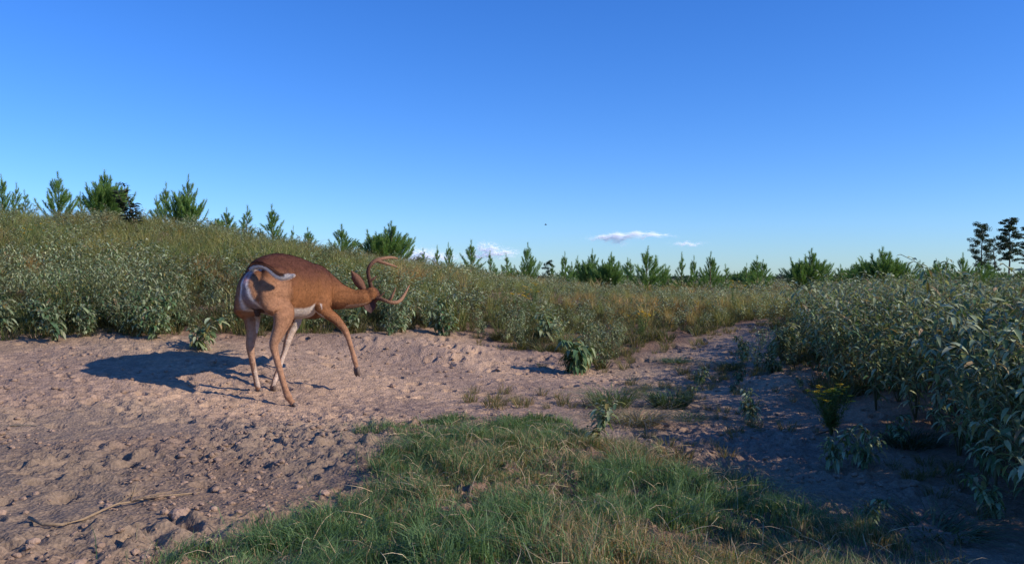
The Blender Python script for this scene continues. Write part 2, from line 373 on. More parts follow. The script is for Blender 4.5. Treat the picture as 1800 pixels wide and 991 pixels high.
def scatter(mb, tmpl, x, y, sc, rs, tilt=.12, cj=.18, tint=None, z=None):
    "copies of template arrays (list of (V,T,C)) into one stuff mesh"
    z = H0(x, y) if z is None else z; k_ = rs.integers(0, len(tmpl), len(x)); rz = rs.uniform(0, 6.283, len(x))
    tx = rs.normal(0, tilt, len(x)); ty = rs.normal(0, tilt, len(x))
    for i in range(len(x)):
        V, T, C = tmpl[k_[i]]; c, s = math.cos(rz[i]), math.sin(rz[i]); q = V * sc[i]
        X = q[:, 0] * c - q[:, 1] * s + q[:, 2] * tx[i]; Yv = q[:, 0] * s + q[:, 1] * c + q[:, 2] * ty[i]
        CC = C * (1 + rs.uniform(-cj, cj))
        if tint is not None: CC = CC * tint[i]
        mb.add(np.c_[X + x[i], Yv + y[i], q[:, 2] + z[i]], T, CC)

# ------------------------------------------------------------------ vegetation templates
def both(lv, st):
    m = MB(); m.add(*lv.arrays()); m.add(*st.arrays()); return m.arrays()
W_HI = [weed(100 + i, .8, 5, False, .3 + .15 * (i % 3), .095, .019, 1.1, .85) for i in range(5)]
W_SM = [weed(150 + i, .25, 3, False, .45, .085, .022, 1.3, 1.2) for i in range(3)]
W_LO = [both(*weed(200 + i, .50, 5, True, .15 + .15 * (i % 3), .10, .024, 1.0, .75)) for i in range(6)]
W_FAR = [both(*weed(240 + i, .42, 3, True, .2 + .12 * (i % 2), .085, .030, 1.0, .6)) for i in range(4)]
OL1, OL2, BR = (.13, .18, .055), (.30, .28, .11), (.36, .23, .12)
T_TALL = [tuft(300 + i, 80, .55, .36, .007, OL1, (.34, .30, .13), .5).arrays() for i in range(4)]
T_BRN = [tuft(320 + i, 70, .5, .26, .008, BR, OL2, .6).arrays() for i in range(3)]
T_LOW = [tuft(340 + i, 45, .14, .14, .005, (.12, .16, .06), BR, .8).arrays() for i in range(3)]
T_FAR = [tuft(360 + i, 26, .38, .4, .02, OL2, BR, .5).arrays() for i in range(4)]
def cand(n_, x0, x1, y0, y1, rs): return rs.uniform(x0, x1, n_), rs.uniform(y0, y1, n_)

# region outlines on the ground (metres)
THICK_R = np.vstack([poly([(1392,606),(1405,640),(1430,672),(1500,700),(1590,745),(1680,800)]), [(1.86,3.45),(1.95,3.0),(2.5,2.4),(3.4,1.9),(4.4,.8),(7,0),(9,6),(8.5,12),(5.5,12.5),(3.9,10.5)]])
BARE_LEDGE = poly([(20,500),(150,500),(150,484),(20,484)])
rs = np.random.default_rng(11)
occupied = lambda x, y: inside(SAND, x, y) | inside(GRASS, x, y)

# nearest plants of the right hand thicket: individuals
proto = []
for i, (lv, st) in enumerate(W_HI):
    proto.append((lv.mesh("weed_leaves"), st.mesh("weed_stems")))
protoS = [(lv.mesh("weed_leaves"), st.mesh("weed_stems")) for lv, st in W_SM]
def put_weed(name, pr, loc, rz, sc, label, cat, group=None):
    o = empty(name, loc, rz, sc); tag(o, label, cat, group)
    link("leaves", pr[0], M_weed, o); link("stem", pr[1], M_stem, o); return o
def thin(x, y, dmin):
    keep = []
    for i in range(len(x)):
        ok = True
        for j in keep:
            if (x[i] - x[j]) ** 2 + (y[i] - y[j]) ** 2 < dmin * dmin: ok = False; break
        if ok: keep.append(i)
    return np.array(keep)
x, y = cand(6000, 1.2, 8.5, -.5, 13, rs); k = inside(THICK_R, x, y); x, y = x[k], y[k]; k = thin(x, y, .20); x, y = x[k], y[k]
o_ = np.argsort(np.hypot(x, y)); x, y = x[o_], y[o_]
frame = (np.abs(x) < y * .62) & (y > 2.6)
idx = np.where(frame)[0][:110]; rest = np.setdiff1d(np.arange(len(x)), idx)
for j, i in enumerate(idx):
    s_ = float(np.clip((.83 + rs.normal(0, .05) - H0(x[i], y[i])) / .82, .4, 1.05)) * (1.0 if y[i] > 4.2 else .9) * (.62 + .38 * float(sst(.12, .8, x[i] - .27 * y[i])))
    put_weed("leafy_weed", proto[j % 5], (x[i], y[i], float(H0(x[i], y[i]))), rs.uniform(0, 6.28), (s_ * 1.05, s_ * 1.05, s_),
             "grey green leafy weed crowded in the thicket along the right side", "weed", "leafy weeds crowding the right hand thicket")
mb = MB(); tm = [both(*w) for w in W_HI]
rn = rest[y[rest] < 7.5]; rf = rest[y[rest] >= 7.5]
cs = lambda q, b: np.clip((.83 + rs.normal(0, .06, len(q)) - H0(x[q], y[q])) / b, .35, 1.1) * (.6 + .4 * sst(.12, .8, x[q] - .27 * y[q]))
scatter(mb, tm, x[rn], y[rn], cs(rn, .82), rs)
scatter(mb, W_LO, x[rf], y[rf], cs(rf, .57), rs)
tag(link("weed_thicket", mb.mesh("weed_thicket"), M_weed), "dense grey green weeds filling the right side behind the front plants", "weeds", kind="stuff")

# left and middle weeds
x, y = cand(16000, -9, 6, 6.2, 17, rs)
k = ~occupied(x, y) & ~inside(THICK_R, x, y) & ~inside(BARE_LEDGE, x, y) & (np.abs(x) < y * .68 + .6); x, y = x[k], y[k]
# how much leafy weed, tall grass or bare litter grows where
pxs = x / y * F + 900
fld = fbm(x * .8, y * .8, 201, 3)
leafy = np.where(pxs < 850, np.where(y < 9.4 + 4 * (fld - .5) + 1.8 * sst(350, 800, pxs), .93, .55), np.where(fld > .52, .5, .9))
fringe = (inside(SAND, x, y - .35) | inside(SAND, x - .25, y) | inside(SAND, x + .25, y)) & (rs.random(len(x)) < .6) & (pxs > 650)
leafy = np.where(fringe, leafy * .55, leafy)
gap = ((fbm(x * 1.1, y * 1.1, 205, 3) > .53) & (pxs > 820) & (y < 11.5)) | ((fbm(x * 1.7, y * 1.7, 207, 2) > .62) & (rs.random(len(x)) < .8))
sel = rs.random(len(x)) < leafy; k = sel & ~gap & ~fringe
xw, yw = x[k], y[k]; kk = thin(xw, yw, .23); xw, yw = xw[kk], yw[kk]
mb = MB(); nr = yw < 9.2; sc = rs.uniform(.55, 1.0, len(xw)) * np.where(xw / yw * F + 900 > 850, .62, .80) * (1 - .2 * sst(9.5, 12, yw)) * (.7 + .6 * fbm(xw * 1.5, yw * 1.5, 225, 2))
sc = sc * np.where(inside(SAND, xw, yw - .4) | inside(SAND, xw + .4, yw), .72, 1)
dk = 1.05 - .25 * sst(.45, .6, fbm(xw * .6, yw * .6, 222, 2)) ; tint = np.stack([dk * 1.0, dk, dk * .95], 1)
scatter(mb, tm, xw[nr], yw[nr], sc[nr] * .92, rs, tilt=.22, tint=tint[nr]); scatter(mb, W_LO, xw[~nr], yw[~nr], sc[~nr] * 1.1, rs, tint=tint[~nr])
BG = [both(*weed(430 + i, .34, 5, False, .55, .095, .023, 1.2, .9)) for i in range(3)]
xs, ys = [], []
for i in range(46):
    q = ground_at(rs.uniform(-60, 300) if i < 34 else rs.uniform(560, 860), 587 + rs.normal(0, 6)); xs.append(q.x); ys.append(q.y + rs.uniform(0, .35))
xs, ys = np.array(xs), np.array(ys); scatter(mb, BG, xs, ys, rs.uniform(.45, 1.1, len(xs)), rs, tilt=.2)
tag(link("weed_bed", mb.mesh("weed_bed"), M_weed), "bed of grey green leafy weeds behind the buck and across the clearing", "weeds", kind="stuff")
k = (~sel) & ~((pxs < 850) & (y < 9.0) & (rs.random(len(x)) < .75)) & ~(gap & (rs.random(len(x)) < .8)) & ~fringe; xg, yg = x[k], y[k]; kk = thin(xg, yg, .19); xg, yg = xg[kk], yg[kk]
mb = MB(); br = fbm(xg * .7, yg * .7, 231, 2) > .57; pg = xg / yg * F + 900
scg = rs.uniform(.55, 1.05, len(xg)) * np.where(pg > 850, .66, .95) * (1 - .3 * sst(11, 14, yg))
gt = .80 + .70 * fbm(xg * 1.1, yg * 1.1, 237, 3) - .15 * (pg < 700); gh = fbm(xg * .9, yg * .9, 239, 2); gt3 = np.stack([gt * (.8 + .4 * gh), gt, gt * .85], 1)
scatter(mb, T_TALL, xg[~br], yg[~br], scg[~br], rs, tint=gt3[~br]); scatter(mb, T_BRN, xg[br], yg[br], scg[br], rs, tint=gt3[br])
tag(link("tall_grass", mb.mesh("tall_grass"), M_grass), "olive and russet tall grass on the bank and field", "grass", kind="stuff")
# low litter grass at the edges and in the gaps
x, y = cand(9000, -6, 5, 5.5, 12, rs); k = ~occupied(x, y) & (np.abs(x) < y * .65 + .4); x, y = x[k][:2600], y[k][:2600]
mb = MB(); scatter(mb, T_LOW, x, y, rs.uniform(.5, 1.3, len(x)), rs, tint=np.tile([.62, .72, .6], (len(x), 1)))
x, y = cand(2500, -6, 4.5, 2.2, 10, rs); k = occupied(x, y) & ~inside(GRASS, x, y) & (fbm(x * 1.2, y * 1.2, 251, 3) > .56) & (x > -.2 * y + .8); x, y = x[k], y[k]
scatter(mb, T_LOW, x, y, rs.uniform(.3, .8, len(x)), rs)
x, y = cand(3500, .9, 4.5, 2.4, 8.5, rs); k = inside(SAND, x, y) & ~inside(GRASS, x, y) & ((inside(THICK_R, x + .25, y) & (rs.random(len(x)) < .13)) | ((fbm(x * 1.6, y * 1.6, 255, 2) > .62) & (rs.random(len(x)) < .09))); x, y = x[k], y[k]
scatter(mb, T_LOW + [both(*W_SM[0])], x, y, rs.uniform(.3, .75, len(x)), rs, tint=np.tile([.8, .85, .8], (len(x), 1)))
tag(link("low_grass", mb.mesh("low_grass"), M_grass), "short dry and green grass wisps round the edges of the sand", "grass", kind="stuff")
# far field
mb = MB(); x, y = cand(9000, -40, 40, 16.5, 60, rs); k = (np.abs(x) < y * .66 + 1) & (rs.random(len(x)) < 24 / y); x, y = x[k], y[k]
q = rs.random(len(x)) < .45
scatter(mb, W_FAR, x[q], y[q], rs.uniform(.7, 1.1, q.sum()) * (1 + np.maximum(0, y[q] - 20) / 60), rs)
scatter(mb, T_FAR, x[~q], y[~q], rs.uniform(.7, 1.2, (~q).sum()), rs)
tag(link("field_weeds", mb.mesh("field_weeds"), M_weed), "far weeds and grass of the field reaching back to the young pines", "weeds", kind="stuff")

# ------------------------------------------------------------------ the foreground grass
N_ = 270000
x, y = cand(N_ * 2, -2.2, 2.6, 1.2, 5.6, rs); edge = .10 * (fbm(x * 4, y * 4, 301, 3) - .5)
k = inside(GRASS, x + edge, y + edge) & (rs.random(len(x)) < .35 + .65 * sst(.38, .55, fbm(x * 5, y * 5, 303, 3))); x, y = x[k][:N_], y[k][:N_]
x2, y2 = cand(26000, -2.2, 2.6, 1.8, 5.6, rs); k = (~inside(GRASS, x2, y2)) & inside(GRASS, x2 + rs.normal(0, .10, len(x2)), y2 + rs.normal(0, .10, len(x2)))
x = np.r_[x, x2[k]]; y = np.r_[y, y2[k]]; n_ = len(x)
z = H(x, y)
clump = fbm(x * 6, y * 6, 305, 3); dry = sst(.42, .66, fbm(x * 1.3 + .5, y * 1.3, 307, 3) + .16 * sst(-.2, .8, x) * (1 - sst(2.6, 3.8, y) * .6))
hgt = (.022 + .072 * sst(.3, .75, clump)) * rs.uniform(.5, 1.3, n_) * (1 - .45 * sst(3.7, 4.6, y)); a = rs.uniform(0, 6.283, n_); ln = hgt * rs.uniform(.15, 1.5, n_)
ca = fbm(x * 5, y * 5, 309, 2) * 12.6; a = np.where(rs.random(n_) < .55, ca + rs.normal(0, .6, n_), a)
dr = np.c_[np.cos(a), np.sin(a), 0 * a]; b = np.c_[x, y, z - .004]; up = np.c_[0 * a, 0 * a, hgt]
m1 = b + dr * (ln * .25)[:, None] + up * .6; e = b + dr * ln[:, None] + up * rs.uniform(.55, 1.1, n_)[:, None]
sa = rs.uniform(0, 6.283, n_); w = rs.uniform(.0012, .0027, n_) * .6; sd = np.c_[np.cos(sa), np.sin(sa), 0 * a] * w[:, None]
V = np.stack([b - sd, b + sd, m1 - sd * .9, m1 + sd * .9, e], 1).reshape(-1, 3)
T = (np.array([[0, 1, 3], [0, 3, 2], [2, 3, 4]])[None] + 5 * np.arange(n_)[:, None, None]).reshape(-1, 3)
isdry = rs.random(n_) < (.06 + .50 * dry * sst(-.9, .3, x + .15 * (3 - y)))
g1 = np.array([.08, .165, .06]); g2 = np.array([.165, .26, .10]); dcol = np.array([.52, .41, .22]); d2 = np.array([.36, .23, .12])
u = rs.random((n_, 1)); C = np.where(isdry[:, None], (dcol * u + d2 * (1 - u)) * .9, g1 * u + g2 * (1 - u)) * rs.uniform(.75, 1.25, (n_, 1))
me = new_mesh("mound_grass", V, T, np.repeat(C, 5, 0))
tag(link("mound_grass", me, M_grass), "short tangled green and straw grass on the foreground mound", "grass", kind="stuff")
# longer dead stalks lying through the grass
mb = MB(); random.seed(5); cnt = 0
while cnt < 800:
    X, Y_ = random.uniform(-1.4, 1.8), random.uniform(2.0, 4.6)
    if not inside(GRASS, np.array([X]), np.array([Y_]))[0]: continue
    cnt += 1; zz0 = float(H(np.array([X]), np.array([Y_]))[0]); a_ = random.uniform(0, 6.28); L_ = random.uniform(.06, .17); bend = random.uniform(-1.5, 1.5); pts = []
    p = Vector((X, Y_, zz0)); elv = random.uniform(.3, 1.3)
    for k in range(5):
        pts.append(p.copy()); p = p + Vector((math.cos(a_) * math.cos(elv), math.sin(a_) * math.cos(elv), math.sin(elv))) * L_ / 4; elv -= random.uniform(.1, .55); a_ += bend * .2
    tube(mb, pts, [.0012, .0012, .001, .0008, .0005], jit((.60, .48, .28), .3), 3)
tag(link("dead_stalks", mb.mesh("dead_stalks"), M_dry), "pale dead grass stalks curling out of the foreground mound", "grass", kind="stuff")

# ------------------------------------------------------------------ soil clods
random.seed(9); mb = MB()
ico = bmesh.new(); bmesh.ops.create_icosphere(ico, subdivisions=2, radius=1); IV = np.array([list(v.co) for v in ico.verts]); IT = np.array([[v.index for v in f.verts] for f in ico.faces]); ico.free()
x, y = cand(30000, -4, 3, 2.2, 9, rs); dens = sst(.4, .62, fbm(x * 1.6, y * 1.6, 401, 3)) * (.25 + .75 * (1 - sst(3.6, 5.5, y)))
k = inside(SAND, x, y) & ~inside(GRASS, x, y) & (rs.random(len(x)) < dens); x, y = x[k][:4200], y[k][:4200]; z = H(x, y)
for i in range(len(x)):
    r = .003 + .014 * rs.random() ** 4; f = 1 + .35 * (vn(IV[:, 0] * 1.6 + i * 3.1, IV[:, 1] * 1.6 + IV[:, 2] * 1.3, 7) - .5) * 2
    q = IV * f[:, None] * np.array([r * rs.uniform(.8, 1.4), r * rs.uniform(.8, 1.3), r * .7])
    mb.add(q + [x[i], y[i], z[i] + r * .25], IT, np.array([.36, .25, .18]) * rs.uniform(.7, 1.1))
M_soil = solid_mat("soil_clod", .95, .1, .8, 120)
tag(link("soil_clods", mb.mesh("soil_clods", True), M_soil), "small crumbs and clods of churned sandy soil", "soil", kind="stuff")
def clod(px, py, r, label, seed):
    g = ground_at(px, py); zt = float(H(np.array([g.x]), np.array([g.y]))[0]); b = bmesh.new(); bmesh.ops.create_icosphere(b, subdivisions=4, radius=1)
    V = np.array([list(v.co) for v in b.verts]); T = np.array([[v.index for v in f.verts] for f in b.faces]); b.free()
    f = 1 + .5 * (fbm(V[:, 0] * 1.3 + seed, V[:, 1] * 1.3 + V[:, 2] * 1.1, seed, 4) - .5) * 1.6
    V = V * f[:, None] * np.array([r * 1.15, r, r * .75])
    o = link("soil_clod", new_mesh("soil_clod", V, T, np.tile([.36, .25, .185], (len(V), 1)), True), M_soil); o.location = (g.x, g.y, zt + r * .3)
    tag(o, label, "clod", "larger lumps of soil on the sand")
clod(312, 913, .026, "round lump of soil right of the forked dry stalk", 31)
clod(675, 798, .028, "pinkish lump of soil in the notch of the grass edge", 37)
clod(568, 872, .018, "soil lump between the dry stalk and the grass", 41)
clod(190, 893, .020, "tan flat lump of soil just above the dry stalk", 43)
clod(690, 620 + 60, .02, "small soil lump on the open sand right of the raised hoof", 47)

# ------------------------------------------------------------------ dry stalks lying on the sand
def stalk(name, path, r, label, twigs=(), colr=(.29, .21, .13)):
    mb = MB(); pts = []
    for (px, py, up) in path:
        g = ground_at(px, py); pts.append(Vector((g.x, g.y, float(H(np.array([g.x]), np.array([g.y]))[0]) + up)))
    tube(mb, pts, [r * (1 - .6 * i / (len(pts) - 1)) for i in range(len(pts))], colr, 7)
    root = empty(name, pts[0]); tag(root, label, "stalk")
    me = mb.mesh(name, True); o = link("stem", me, M_dry, root); o.matrix_parent_inverse = Matrix.Translation(-pts[0])
    for (i, dx, dy, dz, rr) in twigs:
        m2 = MB(); p0 = pts[i]; d = Vector((dx, dy, dz)); tube(m2, [p0, p0 + d * .5 + Vector((0, 0, .004)), p0 + d], [rr, rr * .8, rr * .4], colr, 5)
        t2 = link("twig", m2.mesh("twig", True), M_dry, root); t2.matrix_parent_inverse = Matrix.Translation(-pts[0])
    return root
stalk("dry_stalk", [(50,916,.012),(75,927,.010),(110,928,.011),(145,921,.012),(180,908,.014),(205,898,.015),(228,893,.016),(250,886,.012),(300,878,.008),(350,872,.004)], .006,
      "long pale forked dry stalk lying on churned soil at lower left",
      [(6, .02, .02, .07, .003), (6, -.01, .05, .05, .0025), (5, .06, .10, .03, .0025), (7, .12, .14, .01, .002), (7, .16, .03, .01, .002), (6, .10, .06, .02, .0025)])
stalk("dry_stalk", [(-10,751,.006),(30,749,.008),(60,748,.008),(95,747,.005)], .005, "thin grey straight stalk on the sand at the left edge", colr=(.2, .17, .13))
stalk("dry_stalk", [(365,842,.01),(400,820,.014),(440,800,.01)], .003, "thin bent straw on the soil below the buck", colr=(.3, .2, .13))
stalk("dry_stalk", [(1436,770,.01),(1460,764,.014),(1490,762,.012)], .006, "short brown stick at the foot of the yellow flowering plant", colr=(.2, .13, .08))

# ------------------------------------------------------------------ single plants standing on the sand
def single(px, py, h, kind, label, sx=1.0, i=0, name="leafy_weed", cat="weed"):
    g = ground_at(px, py); z0 = float(H(np.array([g.x]), np.array([g.y]))[0])
    pr = (protoS[i % 3], .25) if kind == 's' else (proto[i % 5], .8); s_ = h / pr[1]
    return put_weed(name, pr[0], (g.x, g.y, z0), i * 1.7, (s_ * sx, s_ * sx, s_), label, cat)
big = weed(401, .30, 7, False, .75, .16, .036, 1.5, 1.0, (.12, .14, .06)); bigp = (big[0].mesh("weed_leaves"), big[1].mesh("weed_stems"))
g = ground_at(1012, 655); put_weed("leafy_weed", bigp, (g.x, g.y, g.z), .4, (.95, .95, .9), "bright green weed with long drooping leaves alone on the sand in mid clearing", "weed")
single(348, 614, .28, 's', "small pale green weed in front of the left bushes above the shadow", 1.3, 0)
single(1050, 775, .20, 's', "weed with curled leaves rising from the tip of the grass mound", 1.1, 1)
single(1322, 745, .22, 's', "frail seedling with few leaves standing in the shaded gully", .9, 2)
single(1330, 650, .42, 'b', "dark leafy weed at the far end of the shaded gully", .8, 3)
single(1372, 640, .34, 's', "weed on the path edge where the right thicket begins", 1.1, 4)
single(1470, 832, .20, 's', "dark low weed below the yellow flowering plant", .8, 5)
single(1522, 830, .22, 's', "bluish weed with hanging leaves right of the yellow flowering plant's foot", .9, 6)
single(1735, 858, .62, 'b', "tall dark weed standing forward of the thicket at the right edge", .8, 7)
single(1790, 800, .72, 'b', "tall dark weed cut by the right edge of the picture", .9, 8)
single(700, 572, .5, 'b', "weed at the back edge of the sand right of the raised foreleg", .9, 9)
single(790, 572, .55, 'b', "pale weed on the crest of the sandy rise in mid picture", 1.0, 10)
single(960, 600, .35, 's', "thin weed in the reddish litter behind the bright green one", 1.2, 11)
single(1085, 610, .4, 'b', "weed at the litter edge right of the bright green one", .9, 12)

def flowers(px, py, h, label, seed, n_st=22, fine=True):
    random.seed(seed); g = ground_at(px, py); lv = MB(); st = MB(); heads = []
    for s in range(n_st):
        fl = MB(); heads.append(fl)
        a = random.uniform(0, 6.28); r = random.uniform(.02, .26) * h * 2; hh = h * random.uniform(.75, 1.05)
        pts = [Vector((math.cos(a) * r * t_ ** 1.3, math.sin(a) * r * t_ ** 1.3, hh * t_)) for t_ in (0, .35, .7, 1)]
        tube(st, pts, .0016, (.14, .17, .07), 3)
        for q in range(60):
            t_ = random.uniform(.2, .97); p_ = pts[0].lerp(pts[3], t_); aa = random.uniform(0, 6.28)
            leaf_lo(lv, list(p_), (math.cos(aa), math.sin(aa), random.uniform(.4, 1.3)), random.uniform(.025, .05), .004, .3, jit((.13, .20, .06), .3))
        for q in range(4):
            c = pts[3] + Vector((random.gauss(0, .008), random.gauss(0, .008), random.uniform(-.006, .006)))
            for w_ in range(5):
                aa = w_ * 1.257 + random.random(); leaf_lo(fl, list(c), (math.cos(aa), math.sin(aa), .3), .014, .010, .2, jit((.85, .60, .04), .2))
    o = empty("flowering_plant", (g.x, g.y, g.z)); tag(o, label, "plant", "flowering plants in the field")
    link("foliage", lv.mesh("foliage"), M_weed, o); link("stem", st.mesh("stem"), M_stem, o); [link("flower_head", f_.mesh("flower_head"), M_flower, o) for f_ in heads]
flowers(1462, 768, .27, "fine leaved plant topped with yellow flowers by the right thicket", 3, 34)
flowers(940, 560, .42, "yellow flowering plant in the russet grass left of centre field", 4, 16)
flowers(915, 566, .34, "smaller yellow flowering plant just left of the taller one", 5, 9)
flowers(1125, 600, .30, "low yellow flowering plant in the weeds of the middle field", 6, 9)
flowers(1290, 552, .45, "yellowish flowering plant far back near the end of the path", 8, 9)
flowers(62, 470, .55, "plant with orange flowers up on the left bank", 7, 10)

def clump(px, py, h, spread, n_, label, seed, c1=(.10, .16, .06), c2=(.17, .2, .1), w=.006, curl=1.0):
    n_ = int(n_ * 1.8); spread *= 1.2; g = ground_at(px, py); o = link("grass_clump", tuft(seed, n_, h, spread, w, c1, c2, curl).mesh("grass_clump"), M_grass)
    o.location = (g.x, g.y, float(H0(g.x, g.y)) + .005); tag(o, label, "grass clump", "grass clumps on the sand")
clump(1075, 716, .17, .26, 170, "wide dark blade grass clump just above the tip of the mound", 501)
clump(1120, 745, .10, .28, 220, "pale tangled grass clump between mound and gully", 502, (.2, .2, .12), (.3, .24, .15))
clump(1178, 716, .16, .24, 170, "dark green grass clump right of the pale tangled one", 503, (.06, .11, .05), (.12, .17, .09))
clump(1215, 742, .07, .16, 90, "small faded clump trailing off right of the dark green one", 504)
clump(1188, 637, .05, .22, 130, "low green mat of grass on the sunlit sand of the path", 505, (.07, .13, .05))
clump(1285, 650, .10, .16, 130, "round dark grass clump in the shaded gully", 506, (.05, .09, .04))
clump(1600, 785, .10, .24, 170, "dark low grass clump at the foot of the right thicket", 507, (.05, .08, .035), (.1, .1, .05))
clump(1290, 852, .05, .25, 200, "blue green grass strip on the shaded flank of the mound", 508, (.06, .11, .05))
clump(745, 783, .06, .2, 120, "thin grass clump in the bare notch of the mound", 509)
clump(1640, 940, .08, .3, 150, "dark grass clump in the shade at the lower right", 510, (.06, .09, .04))
clump(260, 582, .22, .2, 160, "upright green grass clump under the left bushes", 511, (.13, .19, .06), (.25, .24, .1))

# ------------------------------------------------------------------ young pines
def young_pine(seed, h=2.0, rad=.5, whorls=11, multi=1, dense=1.0):
    random.seed(seed); tk = MB(); cr = MB()
    G1, G2, TIP = np.array([.09, .20, .055]), np.array([.21, .35, .08]), np.array([.28, .36, .11])
    ND = []
    def needles(p0, d, L_, up, tip):
        ND.append((p0, d, L_, up, tip))
    def shoot(p0, d, L_, n_, r, lead=False):
        d = d.normalized(); pts = [p0.copy()]; dd = d.copy()
        for k in range(n_):
            dd = (dd + Vector((0, 0, .16)) + Vector((random.uniform(-.08, .08), random.uniform(-.08, .08), 0))).normalized(); pts.append(pts[-1] + dd * L_ / n_)
        tube(tk, pts, [r * (1 - .75 * k / n_) for k in range(n_ + 1)], (.16, .11, .07), 4)
        tot = max(4, int(L_ / .025 * dense))
        for k in range(tot):
            t_ = .15 + .85 * (k + 1) / tot; f = t_ * n_; i = min(int(f), n_ - 1); q = pts[i].lerp(pts[i + 1], f - i); ax_ = (pts[i + 1] - pts[i]).normalized()
            o1 = ax_.orthogonal().normalized(); o2 = ax_.cross(o1)
            for m in range(5):
                aa = random.uniform(0, 6.28); sp = random.uniform(.4, 1.25) * (1 - .35 * t_); nd = (ax_ + (o1 * math.cos(aa) + o2 * math.sin(aa)) * sp).normalized()
                L2 = random.uniform(.09, .15) * (.75 if t_ > .85 else 1); s_ = nd.orthogonal().normalized(); s_.rotate(Matrix.Rotation(random.uniform(0, 6.28), 3, nd)); s_ *= .0055
                u_ = random.random(); c = (G1 * (1 - u_) + G2 * u_) * random.uniform(.8, 1.25)
                if t_ > .8 and random.random() < .3: c = TIP * random.uniform(.8, 1.2)
                cr.add([list(q - s_), list(q + s_), list(q + nd * L2)], [(0, 1, 2)], c)
        return pts
    for mlt in range(multi):
        off = Vector((0, 0, 0)) if mlt == 0 else Vector((random.uniform(-.25, .25), random.uniform(-.25, .25), 0)) * rad * 1.6; hh = h * (1 if mlt == 0 else random.uniform(.6, .85))
        top = [Vector((off.x * (1 if k else .3) + random.uniform(-.015, .015), off.y + random.uniform(-.015, .015), hh * .84 * k / 6)) for k in range(7)]
        tube(tk, top, [.028 * hh / 2 * (1 - .7 * k / 6) for k in range(7)], (.17, .12, .08), 6)
        shoot(top[6], Vector((0, 0, 1)), hh * .16, 3, .007, True); shoot(top[5], Vector((.02, 0, 1)), hh * .16, 3, .008)
        for w_ in range(whorls):
            t_ = .06 + .84 * w_ / (whorls - 1); z_ = hh * .84 * t_; i = min(int(t_ * 6), 5); b0 = top[i].lerp(top[i + 1], t_ * 6 - i)
            for b_ in range(random.randint(3, 5)):
                aa = random.uniform(0, 6.28); e_ = random.uniform(.45, 1.0) + 1.1 * t_ ** 2; L_ = (rad * 1.25 * (1 - t_) ** .95 + .17) * random.uniform(.6, 1.15)
                pp = shoot(b0, Vector((math.cos(aa), math.sin(aa), e_)), L_, 4, .007)
                for q in range(2 if t_ < .7 else 1):
                    j = random.randint(1, 3); dv = Vector((math.cos(aa + random.uniform(-.9, .9)), math.sin(aa + random.uniform(-.9, .9)), e_ + .2)); shoot(pp[j], dv, L_ * random.uniform(.35, .55), 3, .004)
    return cr.mesh("pine_crown"), tk.mesh("pine_trunk", True)
PINES = [young_pine(601, 2, .62, 10), young_pine(602, 2, .75, 11), young_pine(603, 2, .50, 9, dense=.8), young_pine(604, 2, .95, 11, 4), young_pine(605, 2, .75, 10, 3), young_pine(606, 2, .42, 8, dense=.7)]
PW = [.40, .45, .34, .70, .52, .28]      # half widths
def pine(px, top, w, Y, ti, label):
    X = (px - 900) / F * Y; zt = ZC + (HOR - top) / F * Y; zb = float(H0(X, Y)) - .05; h = zt - zb; s_ = h / 2.0
    wx_ = max(.75, min(1.9, (w / F * Y / 2) / (PW[ti] * s_))) * s_
    o = empty("young_pine", (X, Y, zb), px * 1.3, (wx_, wx_, s_)); tag(o, label, "pine tree", "young pines in the field")
    link("crown", PINES[ti][0], M_pine, o); link("trunk", PINES[ti][1], M_bark, o)
